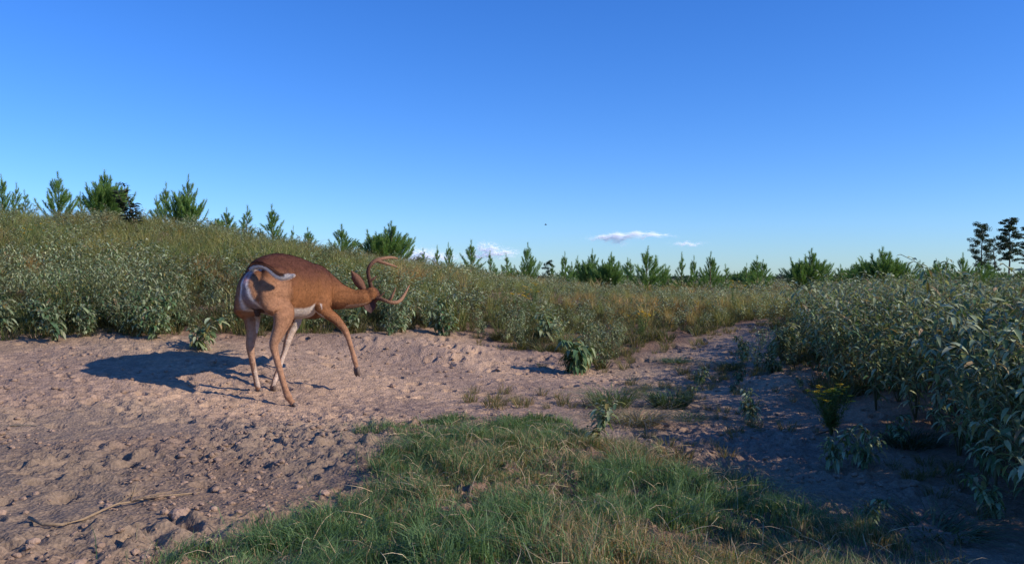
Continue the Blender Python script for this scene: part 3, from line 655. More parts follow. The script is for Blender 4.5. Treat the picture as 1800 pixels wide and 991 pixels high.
for a_ in [
 (4,308,40,17,1,"young pine cut by the left edge of the picture"),
 (28,322,26,19,2,"small young pine just inside the left edge"),
 (44,335,24,18,5,"lowest pine tip of the cluster at the far left"),
 (102,303,46,17,1,"full young pine with rounded shoulders second cluster from the left"),
 (142,338,22,19,2,"short pine between the two biggest left hand pines"),
 (184,300,74,16,3,"broadest and tallest pine on the left bank with several leaders"),
 (276,345,26,18,5,"thin pine just right of the dark leaved sapling"),
 (292,322,36,17.5,0,"pine with blunt top left of the slender leaning one"),
 (331,308,46,17,4,"slender forked pine at the right end of the high bank"),
 (398,366,44,18,4,"bushy pine where the bank starts to fall"),
 (434,362,34,19,2,"open airy pine just right of the bushy one on the falling bank"),
 (478,360,40,19,0,"well shaped pine above the rump of the buck"),
 (515,398,14,24,5,"tiny pine tip between two pines above the buck's back"),
 (541,400,34,22,0,"small pine above the buck's shoulder"),
 (600,395,48,21,1,"rounded green pine above the buck's neck"),
 (632,431,14,26,5,"tiny pine tip left of the big pine over the antlers"),
 (688,390,80,20,3,"big wide spiky pine directly above the antlers"),
 (744,437,14,30,5,"tiny pine in front of the left low cloud"),
 (768,432,20,27,2,"slim pine in front of the left low cloud's right end"),
 (788,427,24,28,0,"pine between the two low clouds"),
 (828,422,34,26,0,"pointed open pine left of the small puffy cloud"),
 (862,441,20,30,2,"short pine under the small puffy cloud"),
 (890,446,20,32,5,"thin pine tip right of the small puffy cloud"),
 (928,427,30,26,1,"neat cone shaped pine nearest below the flying bird"),
 (993,443,24,28,0,"pine just right of the dark round tree"),
 (1016,450,20,29,2,"low pine under the left end of the wispy cloud"),
 (1041,438,32,26,4,"twin topped pine under the wispy cloud"),
 (1075,444,50,22,3,"wide blunt pine in the middle of the skyline"),
 (1108,456,22,29,5,"small pine in the gap before the tallest mid pine"),
 (1137,434,54,21,1,"tallest fine pointed pine of the middle skyline"),
 (1165,470,24,24,4,"low shrubby pine right of the tallest mid pine"),
 (1198,444,24,24,2,"narrow pine left of a close trio"),
 (1220,450,24,24,0,"middle pine of a close trio"),
 (1249,443,34,23,1,"right pine of a close trio and its fullest"),
 (1276,465,24,24,5,"low pine trailing off to the right of the trio"),
 (1312,463,14,27,5,"thin spire left of a small cone pine"),
 (1331,450,38,25,0,"small cone pine standing alone left of the rounded one"),
 (1427,438,66,22,3,"large rounded bushy pine alone right of the path"),
 (1478,465,34,26,4,"low pine between the two large rounded pines"),
 (1552,435,86,20,3,"widest dark pine with spiky top behind the right thicket"),
 (1645,460,24,27,2,"low pine at the left end of the right edge group"),
 (1664,453,24,27,0,"small cone pine in the right edge group"),
 (1692,445,30,25,1,"tallest young pine in front of the tall trees"),
 (1722,462,56,21,3,"bushy pine at the foot of the left tall tree"),
 (1765,472,50,22,4,"low bushy pine below the tall bare stemmed pine"),
 (1797,470,40,22,1,"young pine cut by the right edge of the picture")]: pine(*a_)

random.seed(88)
for i_ in range(34):
    px_ = random.uniform(560, 1340) if i_ < 24 else random.uniform(1340, 1790); Y_ = random.uniform(30, 44); ti = random.randrange(6); X_ = (px_ - 900) / F * Y_; zb_ = float(H0(X_, Y_)) - .05
    s_ = (ZC + (HOR - random.uniform(452, 474)) / F * Y_ - zb_) / 2
    o = empty("young_pine", (X_, Y_, zb_), px_, (s_ * 1.25, s_ * 1.25, s_)); tag(o, "low young pine in the far rows filling the gaps along the skyline", "pine tree", "far rows of low pines")
    link("crown", PINES[ti][0], M_pine, o); link("trunk", PINES[ti][1], M_bark, o)
# ------------------------------------------------------------------ tall trees far right, the dark round tree, the sapling
def leaf_clump(mb, c, r, n_, size, colr, flat=.5):
    n_ = int(n_); p = rng.normal(0, 1, (n_, 3)); p /= np.linalg.norm(p, axis=1)[:, None] + 1e-9; p *= (rng.random(n_) ** .4)[:, None] * r; p[:, 2] *= flat; p += np.array(c)
    a = rng.normal(0, 1, (n_, 3)); a /= np.linalg.norm(a, axis=1)[:, None]; b2 = np.cross(a, rng.normal(0, 1, (n_, 3))); b2 /= np.linalg.norm(b2, axis=1)[:, None] + 1e-9; s_ = size * rng.uniform(.6, 1.3, (n_, 1))
    V = np.stack([p - a * s_ * .5, p + b2 * s_ * .35, p + a * s_ * .5, p - b2 * s_ * .35], 1).reshape(-1, 3)
    T = (np.array([[0, 1, 2], [0, 2, 3]])[None] + 4 * np.arange(n_)[:, None, None]).reshape(-1, 3)
    mb.add(V, T, np.repeat(np.array(colr) * rng.uniform(.6, 1.4, (n_, 1)), 4, 0))
def tall_tree(name, px, top, Y, seed, crown_from, width, label, cat, layered=True, nb=34):
    random.seed(seed); X = (px - 900) / F * Y; zt = ZC + (HOR - top) / F * Y; zb = float(H0(X, Y)) - .1; h = zt - zb; R_ = width / F * Y / 2
    tk = MB(); cr = MB(); tp = [Vector((random.uniform(-.1, .1) * k / 4, random.uniform(-.1, .1), h * .97 * k / 8)) for k in range(9)]
    tube(tk, tp, [h * .014 * (1 - .75 * k / 8) for k in range(9)], (.10, .075, .06), 8)
    for b_ in range(nb):
        t_ = crown_from + (.98 - crown_from) * (b_ + random.random()) / nb; z_ = h * .97 * t_; u_ = (t_ - crown_from) / (1 - crown_from)
        prof = (.55 + .9 * u_) if u_ < .45 else max(.25, 1.05 - 1.1 * (u_ - .4)); L_ = R_ * prof * random.uniform(.55, 1.1); aa = b_ * 2.4 + random.uniform(-.6, .6)
        p0 = Vector((0, 0, z_)); d = Vector((math.cos(aa), math.sin(aa), random.uniform(.02, .35))); p1 = p0 + d * L_ * .5; p2 = p0 + d * L_ + Vector((0, 0, .04 * L_))
        tube(tk, [p0, p1, p2], [h * .004, h * .0025, h * .0012], (.1, .075, .06), 4)
        for q in range(5):
            c = p0.lerp(p2, random.uniform(.4, 1.05)) + Vector((random.uniform(-.2, .2), random.uniform(-.2, .2), random.uniform(0, .12))) * R_ * .6
            leaf_clump(cr, c, R_ * random.uniform(.14, .26), 42, R_ * .085, (.04, .07, .03), .5 if layered else .85)
    o = empty(name, (X, Y, zb)); tag(o, label, cat); link("crown", cr.mesh("crown"), M_pine, o); link("trunk", tk.mesh("trunk", True), M_bark, o)
tall_tree("tall_pine", 1774, 381, 120, 701, .38, 52, "tallest dark pine with bare lower stem near the right edge", "pine tree", True, 40)
tall_tree("tall_tree", 1725, 390, 118, 702, .30, 46, "tall dark tree with broken lumpy crown left of the tallest pine", "tree", False, 36)
tall_tree("tall_tree", 1748, 412, 125, 703, .10, 38, "thinner see through tree between the two tallest trees", "tree", False, 22)
tall_tree("tall_pine", 1806, 392, 122, 704, .35, 40, "dark tall pine mostly outside the right edge", "pine tree", True, 30)
tall_tree("broadleaf_tree", 966, 457, 70, 705, .15, 26, "small dark round tree on the skyline among pale pines", "tree", False, 30)
tall_tree("broadleaf_tree", 737, 452, 70, 706, .15, 30, "dark low tree below the left low cloud", "tree", False, 24)
tall_tree("broadleaf_tree", 1020, 466, 80, 707, .1, 30, "dark low tree behind the pines under the wispy cloud", "tree", False, 20)
def sapling():
    random.seed(77); Y = 13.5; px, top = 232, 326; X = (px - 900) / F * Y; zb = float(H0(X, Y)); h = ZC + (HOR - top) / F * Y - zb; lv = MB(); st = MB()
    for s in range(4):
        a = random.uniform(0, 6.28); pts = [Vector((-.25 * t_ * h + math.cos(a) * .14 * t_, math.sin(a) * .15 * t_, h * t_ * (1 - .12 * s))) for t_ in (0, .33, .66, 1)]
        tube(st, pts, [.012, .01, .007, .004], (.1, .07, .05), 5)
        for q in range(46):
            t_ = random.uniform(.35, 1); f = t_ * 3; i = min(int(f), 2); p_ = pts[i].lerp(pts[i + 1], f - i); aa = random.uniform(0, 6.28)
            leaf(lv, list(p_), (math.cos(aa), math.sin(aa), random.uniform(.2, 1)), random.uniform(.09, .14), .045, .5, jit((.035, .05, .035), .3))
    o = empty("sapling", (X + .12 * h, Y, zb)); tag(o, "dark leaved broadleaf sapling beside the broadest left pine", "sapling"); link("foliage", lv.mesh("foliage"), M_weed, o); link("stem", st.mesh("stem"), M_stem, o)
sapling()
# far wood
mb = MB()
for i in range(900):
    Y = rng.uniform(820, 900); X = rng.uniform(-620, 700); zb = float(H0(X, Y)); hh = rng.uniform(8.2, 10.8) + 2.2 * (vn(np.array([X / 40]), np.array([1.0]), 5)[0] - .5)
    leaf_clump(mb, (X, Y, zb + hh * .55), hh * .5, 42, 2.4, (.035, .055, .04), .95)
tag(link("far_wood", mb.mesh("far_wood"), M_pine), "dark distant belt of woodland on the horizon", "wood", kind="stuff")

# ------------------------------------------------------------------ the buck
def smooth_chain(ch, sub=5):
    "Catmull-Rom through (x,y,z,ra,rb)"
    ch = [np.array(c, float) for c in ch]; out = []; n_ = len(ch)
    for i in range(n_ - 1):
        p0 = ch[max(i - 1, 0)]; p1 = ch[i]; p2 = ch[i + 1]; p3 = ch[min(i + 2, n_ - 1)]
        for k in range(sub):
            t_ = k / sub; out.append(.5 * ((2 * p1) + (-p0 + p2) * t_ + (2 * p0 - 5 * p1 + 4 * p2 - p3) * t_ ** 2 + (-p0 + 3 * p1 - 3 * p2 + p3) * t_ ** 3))
    out.append(ch[-1]); return np.array(out)
def loft(bm, ch, ref, seg=20, sub=5, cap=True, power=2.0):
    "elliptic loft: ra across ref x direction, rb along the direction nearest to ref"
    c = smooth_chain(ch, sub); P_ = c[:, :3]; rings = []; n_ = len(c); ref = Vector(ref)
    def ring(p, d, ra, rb):
        d = d.normalized(); u = (ref - d * ref.dot(d)).normalized(); s_ = d.cross(u); vs = []
        for k in range(seg):
            t_ = 2 * math.pi * k / seg; ct, st_ = math.cos(t_), math.sin(t_); e_ = 2 / power
            vs.append(bm.verts.new(p + s_ * (ra * math.copysign(abs(ct) ** e_, ct)) + u * (rb * math.copysign(abs(st_) ** e_, st_))))
        return vs
    for i in range(n_):
        d = Vector(P_[min(i + 1, n_ - 1)] - P_[max(i - 1, 0)]); p = Vector(P_[i]); ra, rb = max(c[i][3], .002), max(c[i][4], .002)
        if i == 0 and cap:
            r_ = min(ra, rb)
            for q in (80, 50, 25): a_ = math.radians(q); rings.append(ring(p - d.normalized() * r_ * .7 * math.sin(a_), d, ra * math.cos(a_), rb * math.cos(a_)))
        rings.append(ring(p, d, ra, rb))
        if i == n_ - 1 and cap:
            r_ = min(ra, rb)
            for q in (25, 50, 80): a_ = math.radians(q); rings.append(ring(p + d.normalized() * r_ * .7 * math.sin(a_), d, ra * math.cos(a_), rb * math.cos(a_)))
    for i in range(len(rings) - 1):
        for k in range(seg):
            bm.faces.new((rings[i][k], rings[i][(k + 1) % seg], rings[i + 1][(k + 1) % seg], rings[i + 1][k]))
    bm.faces.new(rings[0][::-1]); bm.faces.new(rings[-1])
TH = math.radians(68); FW = Vector((math.cos(TH), math.sin(TH), 0)); LF = Vector((-math.sin(TH), math.cos(TH), 0)); T0 = Vector((-1.66, 5.43, 0))
def B(s, l, z): return T0 + FW * s + LF * l + Vector((0, 0, z))
def row(v, ra, rb=None): return (v.x, v.y, v.z, ra, rb if rb is not None else ra)
def C_(px, py, Y, ra, rb=None): return row(P(px, py, Y), ra, rb)
bm = bmesh.new(); UP = (0, 0, 1)
# trunk of the body: (s, centre z, half height, half width)
tr_ = [(.00,.815,.085,.066),(.03,.79,.135,.098),(.08,.785,.168,.116),(.15,.785,.19,.130),(.25,.785,.210,.143),(.36,.775,.213,.152),(.47,.762,.206,.155),(.58,.745,.195,.148),(.68,.735,.195,.135),(.77,.735,.17,.112),(.84,.74,.125,.085)]
loft(bm, [row(B(s, 0, z), hw, hh) for s, z, hh, hw in tr_], UP, 32, 4, True, 2.25)
# neck, rising from the chest then turning to the right
nk = [row(B(.70,-.01,.77), .095, .14), C_(589,519,6.12,.08,.104), C_(607,523,6.14,.066,.082), C_(623,525,6.15,.056,.066), C_(638,523,6.16,.054,.060), C_(649,519,6.18,.048,.052)]
loft(bm, nk, UP, 24, 5)
# head: face points away from the camera and down, crown tilted to the right
HC = P(654, 517, 6.20); hF = Vector((-.05, .97, -.16)).normalized(); hU = Vector((.93, -.22, .22)); hU = (hU - hF * hU.dot(hF)).normalized(); hL = hU.cross(hF)
def Hd(f, l, u): return HC + hF * f + hL * l + hU * u
loft(bm, [row(Hd(-.045,0,-.005),.045,.040), row(Hd(0,0,.0),.056,.052), row(Hd(.05,0,-.004),.056,.055), row(Hd(.10,0,-.014),.046,.047), row(Hd(.16,0,-.026),.034,.037), row(Hd(.22,0,-.035),.028,.031), row(Hd(.255,0,-.04),.022,.024)], hU, 20, 4)
for sgn in (1, -1): loft(bm, [row(Hd(.075, .036 * sgn, .018), .014, .014), row(Hd(.10, .034 * sgn, .014), .012, .012)], hU, 10, 2)      # brow over the eye
# shoulders and thighs
loft(bm, [row(B(.645,-.08,.855),.045,.07), row(B(.63,-.105,.79),.055,.10), row(B(.60,-.118,.69),.055,.095), C_(566,538,5.90,.052,.072), C_(574,549,5.90,.040,.052), C_(590,561,5.91,.031,.040), C_(604,577,5.93,.024,.028), C_(608,584,5.94,.023,.026), C_(612,594,5.95,.019,.022), C_(619,617,5.97,.017,.019), C_(623,632,5.98,.020,.021), C_(625.5,641,5.98,.016,.017), C_(626.5,646,5.98,.017,.018)], FW, 20, 4)
loft(bm, [row(B(.645,.08,.85),.045,.065), row(B(.60,.10,.75),.05,.09), row(B(.52,.10,.62),.048,.07), C_(522,560,5.93,.036,.044), C_(511,584,5.91,.028,.032), C_(504,604,5.90,.024,.026), C_(501,616,5.895,.019,.020), C_(492,642,5.86,.017,.018), C_(484,665,5.83,.019,.020), C_(481,673,5.82,.016,.017), C_(480,678,5.82,.018,.019)], FW, 20, 4)
loft(bm, [row(B(.17,-.075,.86),.07,.11), row(B(.13,-.095,.76),.075,.15), row(B(.11,-.100,.68),.068,.135), C_(497,545,5.50,.056,.098), C_(497,562,5.48,.047,.078), C_(491,580,5.46,.038,.055), C_(483,598,5.44,.030,.038), C_(481,608,5.44,.026,.032), C_(484,622,5.45,.021,.027), C_(492,652,5.46,.019,.023), C_(502,686,5.48,.020,.022), C_(506,696,5.485,.024,.026), C_(511,704,5.49,.018,.019), C_(514,708,5.49,.020,.021)], FW, 22, 4)
loft(bm, [row(B(.15,.055,.85),.055,.10), row(B(.10,.068,.76),.062,.13), row(B(.08,.078,.68),.055,.12), C_(441,548,5.66,.048,.085), C_(443,566,5.65,.040,.060), C_(443,586,5.63,.030,.042), C_(440,602,5.61,.026,.034), C_(440,613,5.61,.024,.029), C_(442,626,5.63,.020,.024), C_(446,648,5.68,.018,.020), C_(450,668,5.72,.018,.019), C_(451,674,5.73,.021,.021), C_(453,680,5.74,.018,.018), C_(454,683,5.75,.019,.019)], FW, 22, 4)
# scrotum between the thighs, sheath under the belly
loft(bm, [row(B(.06,0,.66),.022,.024), row(B(.06,0,.625),.024,.024), row(B(.062,0,.592),.017,.017)], FW, 12, 3)
loft(bm, [row(B(.28,0,.575),.02,.02), row(B(.36,0,.55),.018,.018)], UP, 10, 3)
bmesh.ops.recalc_face_normals(bm, faces=bm.faces)
raw = bpy.data.meshes.new("buck_raw"); bm.to_mesh(raw); bm.free()
tmp = bpy.data.objects.new("buck_raw", raw); COL.objects.link(tmp)
rm = tmp.modifiers.new("r", 'REMESH'); rm.mode = 'VOXEL'; rm.voxel_size = .0065
sm = tmp.modifiers.new("s", 'SMOOTH'); sm.factor = .5; sm.iterations = 9
dg = bpy.context.evaluated_depsgraph_get(); body_me = bpy.data.meshes.new_from_object(tmp.evaluated_get(dg)); body_me.name = "buck_body"
bpy.data.objects.remove(tmp)
nv = len(body_me.vertices); co = np.empty(nv * 3, np.float32); body_me.vertices.foreach_get("co", co); co = co.reshape(-1, 3).astype(float)
nm = np.empty(nv * 3, np.float32); body_me.vertices.foreach_get("normal", nm); nm = nm.reshape(-1, 3)
fw = np.array(FW); lf = np.array(LF); rel = co - np.array(T0); s_ = rel @ fw; l_ = rel @ lf; z_ = co[:, 2]; nl = nm @ lf; nf = nm @ fw; nz = nm[:, 2]
def lin(c): return np.array(c)
SIDE = lin([.27, .115, .046]); BACK = lin([.105, .042, .027]); LEG = lin([.40, .22, .13]); WHT = lin([.68, .62, .56]); PALE = lin([.50, .36, .26]); DARK = lin([.10, .06, .045])
nz3 = fbm(s_ * 14 + l_ * 9, z_ * 14, 801, 3) - .5; hair = fbm(s_ * 70 + l_ * 55, z_ * 60, 803, 3) - .5
t_ = sst(.72, .93, z_ + .10 * nz3 + .02 * s_)[:, None]; col_ = SIDE * (1 - t_) + BACK * t_
t_ = (sst(.60, .38, z_))[:, None]; t_ = (1 - sst(.38, .62, z_))[:, None]; col_ = col_ * (1 - t_) + LEG * t_
rl = ((1 - sst(.12, .26, s_ + .06 * nz3)) * (1 - sst(.78, .90, z_)))[:, None] * .6; col_ = col_ * (1 - rl) + LEG * rl
torso = (s_ > .02) & (s_ < .80) & (z_ > .47)
# white belly with its sharp edge
edge = .632 + .045 * ((s_ - .38) / .15) ** 2 * (s_ > .38) * (s_ < .56) + .03 * nz3 - .14 * sst(.50, .58, s_)
be = sst(.02, -.012, z_ - edge); be = (1 - sst(-.012, .012, z_ - edge)) * ((s_ > .17) & (s_ < .62) & (z_ > .47) & (nz < .35) & (np.abs(l_) < .18)) * (nf > -.75)
col_ = col_ * (1 - be[:, None]) + (WHT * .75 + PALE * .25) * be[:, None]
# brown between the forelegs
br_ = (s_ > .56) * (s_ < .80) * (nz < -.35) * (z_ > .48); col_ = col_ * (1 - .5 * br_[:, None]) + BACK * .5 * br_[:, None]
# white rump: a wedge round the tail root running down the inside of both thighs
wd = .040 + .050 * sst(.86, .62, z_); wd = .020 + .044 * (1 - sst(.60, .86, z_)); 
ru = (1 - sst(wd - .010, wd + .010, np.abs(l_ - .004) + .02 * nz3)) * (s_ < .17) * (z_ < .88) * (z_ > .46) * (nf < .35)
inn = ((l_ * nl) < 0) * (np.abs(nl) > .35) * (z_ < .68) * (z_ > .10)
inn = inn * np.where(l_ > 0, np.where(s_ < .2, .25, 1.0), np.where(s_ < .3, .55, .9))
inner = PALE * .5 + WHT * .5
col_ = col_ * (1 - .75 * inn[:, None]) + inner * .75 * inn[:, None]
greyw = lin([.30, .235, .235]); rim = np.exp(-((np.abs(l_ - .004) - wd + .008) / .009) ** 2) * (s_ < .17) * (z_ < .885) * (z_ > .52) * (nf < .35)
col_ = col_ * (1 - ru[:, None]) + greyw * ru[:, None]; col_ = col_ * (1 - rim[:, None]) + lin([.82, .76, .70]) * rim[:, None]
pk = np.exp(-((l_ / .022) ** 2 + ((z_ - .835) / .035) ** 2)) * (s_ < .1) * (nf < .2); col_ = col_ * (1 - pk[:, None]) + lin([.55, .27, .25]) * pk[:, None]
sc_ = (np.abs(l_) < .04) * (z_ < .635) * (z_ > .56) * (s_ > .0) * (s_ < .11) * (nl * l_ > -.02); col_ = np.where(sc_[:, None] > 0, DARK, col_)
# left thigh's outer shade painted darker, hock tufts, pasterns
hk = np.exp(-(((co - np.array(P(492, 665, 5.47))) ** 2).sum(1)) / .018 ** 2)[:, None]; col_ = col_ * (1 - .7 * hk) + DARK * .7 * hk
# head: greyer brown crown, pale throat
hd = (co - np.array(HC)); hf = hd @ np.array(hF); hu = hd @ np.array(hU); hl = hd @ np.array(hL); ish = (np.abs(hl) < .09) & (np.abs(hu) < .09) & (hf > -.05) & (hf < .3)
wgt = (sst(-.06, .0, hf) * ish)[:, None]; hc = np.where((hu > .0)[:, None], lin([.13, .062, .042]), lin([.22, .12, .075])); hc = np.where(((hu < -.04) & (hf > .10))[:, None], PALE, hc); col_ = col_ * (1 - wgt) + hc * wgt
th_ = ((s_ > .80) & (nz < -.55) & ~ish)[:, None]; col_ = np.where(th_, col_ * .5 + PALE * .5, col_)
lt = sst(.02, .12, l_) * (s_ < .5) * (z_ < .9); col_ = col_ * (1 - .35 * (lt * sst(.0, .5, nl))[:, None])  # left hind side darkened in the coat to stand for its shade
col_ = col_ * (1 + .45 * hair[:, None] + .40 * nz3[:, None])
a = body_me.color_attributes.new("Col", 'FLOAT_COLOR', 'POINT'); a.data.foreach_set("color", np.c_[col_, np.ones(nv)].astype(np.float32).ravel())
body_me.polygons.foreach_set("use_smooth", np.ones(len(body_me.polygons), bool))
M_fur = solid_mat("fur", .8, .12, .55, 70, .78, 1.2, nscale=55)
buck = empty("deer", T0 + FW * .3); tag(buck, "whitetail buck with velvet antlers and head turned down, right foreleg raised, on the sand", "deer")
inv = Matrix.Translation(-(T0 + FW * .3))
def part(name, me, m):
    o = link(name, me, m, buck); o.matrix_parent_inverse = inv; return o
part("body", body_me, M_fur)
# short hairs lying along the coat
rh = np.random.default_rng(5); pick = rh.integers(0, nv, 90000); hp = co[pick]; hn = nm[pick].astype(float); leg = (z_[pick] < .5)[:, None]
grow = np.where(leg, np.array([0, 0, -1.0]), -fw * .8 + np.array([0, 0, -.55])); grow = grow + rh.normal(0, .22, hp.shape); grow -= hn * (grow * hn).sum(1)[:, None]; grow /= np.linalg.norm(grow, axis=1)[:, None] + 1e-9
hL_ = rh.uniform(.007, .015, (len(pick), 1)) * np.where(leg, .5, 1); hd_ = grow + hn * rh.uniform(.12, .35, (len(pick), 1)); sdv = np.cross(hd_, hn); sdv /= np.linalg.norm(sdv, axis=1)[:, None] + 1e-9
hp = hp + rh.normal(0, .0025, hp.shape) * (1 - np.abs(hn)); HV = np.stack([hp - sdv * .0008, hp + sdv * .0008, hp + hd_ * hL_], 1).reshape(-1, 3)
part("coat", new_mesh("coat", HV, np.arange(len(HV)).reshape(-1, 3), np.repeat(col_[pick] * rh.uniform(.7, 1.35, (len(pick), 1)), 3, 0)), M_fur)
def antler(beam, tines, name="antler"):
    b = bmesh.new()
    for ch in [beam] + tines: loft(b, [c_[:3] + (c_[3] * .95, c_[4] * .95) for c_ in ch], (0, 1, 0), 10, 5)
    bmesh.ops.recalc_face_normals(b, faces=b.faces); me = bpy.data.meshes.new(name); b.to_mesh(me); b.free()
    o = bpy.data.objects.new("t", me); COL.objects.link(o); r = o.modifiers.new("r", 'REMESH'); r.mode = 'VOXEL'; r.voxel_size = .0028; s2 = o.modifiers.new("s", 'SMOOTH'); s2.iterations = 3
    me2 = bpy.data.meshes.new_from_object(o.evaluated_get(bpy.context.evaluated_depsgraph_get())); bpy.data.objects.remove(o)
    n2 = len(me2.vertices); c2 = np.empty(n2 * 3, np.float32); me2.vertices.foreach_get("co", c2); c2 = c2.reshape(-1, 3)
    t2 = sst(-.02, .22, (c2 - np.array(HC)) @ np.array(hU))[:, None]; cc = np.array([.10, .052, .038]) * (1 - t2) + np.array([.29, .165, .10]) * t2
    a2 = me2.color_attributes.new("Col", 'FLOAT_COLOR', 'POINT'); a2.data.foreach_set("color", np.c_[cc, np.ones(n2)].astype(np.float32).ravel()); me2.polygons.foreach_set("use_smooth", np.ones(len(me2.polygons), bool)); me2.name = name
    return me2
M_ant = solid_mat("antler_velvet", .9, .05, .8, 110, .8, 1.2, nscale=80)
up_beam = [C_(654,509,6.20,.017),C_(652,503,6.19,.0165),C_(649,490,6.17,.0155),C_(647,477,6.16,.015),C_(651,466,6.16,.015),C_(660.5,458,6.19,.0155),C_(672.6,454.5,6.24,.014),C_(685,452.7,6.30,.012),C_(693,453,6.34,.009),C_(699,454.5,6.37,.005)]
part("antler", antler(up_beam, [[C_(662,458.5,6.19,.012),C_(673,461.5,6.21,.013),C_(685,465,6.24,.011),C_(693,467.5,6.26,.008),C_(698,469.7,6.27,.004)], [C_(650,494,6.17,.011),C_(655,491,6.17,.010),C_(659,487.5,6.175,.008),C_(661.7,485,6.18,.004)]]), M_ant)
lo_beam = [C_(656,522,6.18,.017),C_(661,524.5,6.17,.016),C_(668,525,6.16,.015),C_(677,528,6.15,.014),C_(686,531,6.16,.0145),C_(696,531.5,6.19,.0145),C_(704,527.5,6.23,.014),C_(711,517.5,6.28,.012),C_(716,508,6.31,.009),C_(720,500.5,6.33,.004)]
part("antler", antler(lo_beam, [[C_(683,530,6.16,.012),C_(688,523.5,6.15,.011),C_(692,514.5,6.15,.009),C_(695.6,505.4,6.15,.004)], [C_(664,524,6.165,.010),C_(670,519,6.16,.009),C_(676,513.5,6.155,.004)]]), M_ant)
def ear(b0, tip, widthdir, W_, name="ear"):
    "a cupped, pointed ear with thickness"
    b0, tip = Vector(b0), Vector(tip); ax_ = tip - b0; wd_ = Vector(widthdir); wd_ = (wd_ - ax_ * (wd_.dot(ax_) / ax_.length_squared)).normalized(); nn = ax_.normalized().cross(wd_); V = []; n1, n2 = 12, 9
    for lay in (0, 1):
        for i in range(n1 + 1):
            t_ = i / n1; w_ = W_ * (.45 + .9 * math.sin(math.pi * min(1, t_ * .9 + .08)) ** .8) * (1 - t_ ** 5) * .62; cup = .55 * w_ * (1 - .4 * t_)
            for k in range(n2 + 1):
                u_ = -1 + 2 * k / n2; p_ = b0 + ax_ * t_ + wd_ * (w_ * u_) + nn * (cup * (u_ * u_) - cup * .5); V.append(p_ + nn * (-.003 if lay else .003) * (1 - .7 * abs(u_)))
    R_ = (n2 + 1); off = (n1 + 1) * R_; Q = []
    for i in range(n1):
        for k in range(n2):
            a0 = i * R_ + k; Q.append((a0, a0 + 1, a0 + R_ + 1, a0 + R_)); Q.append((off + a0, off + a0 + R_, off + a0 + R_ + 1, off + a0 + 1))
        for k in (0, n2):
            a0 = i * R_ + k; Q.append((a0, a0 + R_, off + a0 + R_, off + a0))
    V = np.array([list(v) for v in V]); uu = np.tile(np.abs(-1 + 2 * np.arange(n2 + 1) / n2), 2 * (n1 + 1)); lay = np.repeat([0, 1], (n1 + 1) * R_)
    C = np.where((lay == 0)[:, None], np.array([.10, .055, .045]), np.array([.17, .085, .055])) * (1 - .0 * uu[:, None]); C = np.where((uu > .85)[:, None], np.array([.12, .06, .045]), C)
    return new_mesh(name, V, np.array(Q), C, True)
part("ear", ear(P(640,509,6.17), P(617,475,6.12), (.8, .15, .6), .043), M_fur)
part("ear", ear(P(649,525,6.16), P(652,551,6.13), (1, 0, 0), .056), M_fur)
# tail: brown above, white fringe below and at the tip
b = bmesh.new(); tl = [C_(443,472,5.45,.022,.024), C_(449,468,5.41,.020,.020), C_(458,467,5.38,.017,.017), C_(467,469,5.36,.016,.017), C_(475,474,5.35,.017,.020), C_(482,480,5.345,.018,.022), C_(489,485,5.34,.018,.023), C_(497,487,5.34,.017,.021), C_(505,486.5,5.345,.012,.015), C_(512,485,5.35,.004,.005)]
loft(b, [c_[:3] + (c_[3] * .82, c_[4] * .82) for c_ in tl], UP, 16, 6); bmesh.ops.recalc_face_normals(b, faces=b.faces); tme = bpy.data.meshes.new("tail"); b.to_mesh(tme); b.free()
n2 = len(tme.vertices); c2 = np.empty(n2 * 3, np.float32); tme.vertices.foreach_get("co", c2); c2 = c2.reshape(-1, 3).astype(float)
cl = smooth_chain(tl, 8)[:, :3]; dd_ = ((c2[:, None, :] - cl[None]) ** 2).sum(2); ii = dd_.argmin(1); tt = ii / (len(cl) - 1); tn = np.gradient(cl, axis=0); tn /= np.linalg.norm(tn, axis=1)[:, None]
offv = c2 - cl[ii]; upn = np.array([0, 0, 1.0]) - tn[ii] * tn[ii][:, 2:3]; upn /= np.linalg.norm(upn, axis=1)[:, None] + 1e-9; hgt_ = (offv * upn).sum(1)
brn = (sst(-.001, .004, hgt_) * (1 - sst(.76, .84, tt)))[:, None]; cc = np.array([.80, .74, .68]) * (1 - brn) + np.array([.12, .055, .035]) * brn
a2 = tme.color_attributes.new("Col", 'FLOAT_COLOR', 'POINT'); a2.data.foreach_set("color", np.c_[cc, np.ones(n2)].astype(np.float32).ravel()); tme.polygons.foreach_set("use_smooth", np.ones(len(tme.polygons), bool))
part("tail", tme, M_fur)
tn2 = np.empty(n2 * 3, np.float32); tme.vertices.foreach_get("normal", tn2); tn2 = tn2.reshape(-1, 3); pick = rh.integers(0, n2, 5000); hp = c2[pick] + rh.normal(0, .002, (5000, 3)); gd = tn[ii[pick]] + tn2[pick] * .45 + rh.normal(0, .15, (5000, 3))
sdv = np.cross(gd, tn2[pick]); sdv /= np.linalg.norm(sdv, axis=1)[:, None] + 1e-9; HV = np.stack([hp - sdv * .001, hp + sdv * .001, hp + gd * rh.uniform(.008, .018, (5000, 1))], 1).reshape(-1, 3)
part("tail_hair", new_mesh("tail_hair", HV, np.arange(len(HV)).reshape(-1, 3), np.repeat(cc[pick] * rh.uniform(.85, 1.15, (5000, 1)), 3, 0)), M_fur)
M_hoof = solid_mat("hoof", .5, .4, .3, 120, .7, 1.3, (.13, .09, .07))
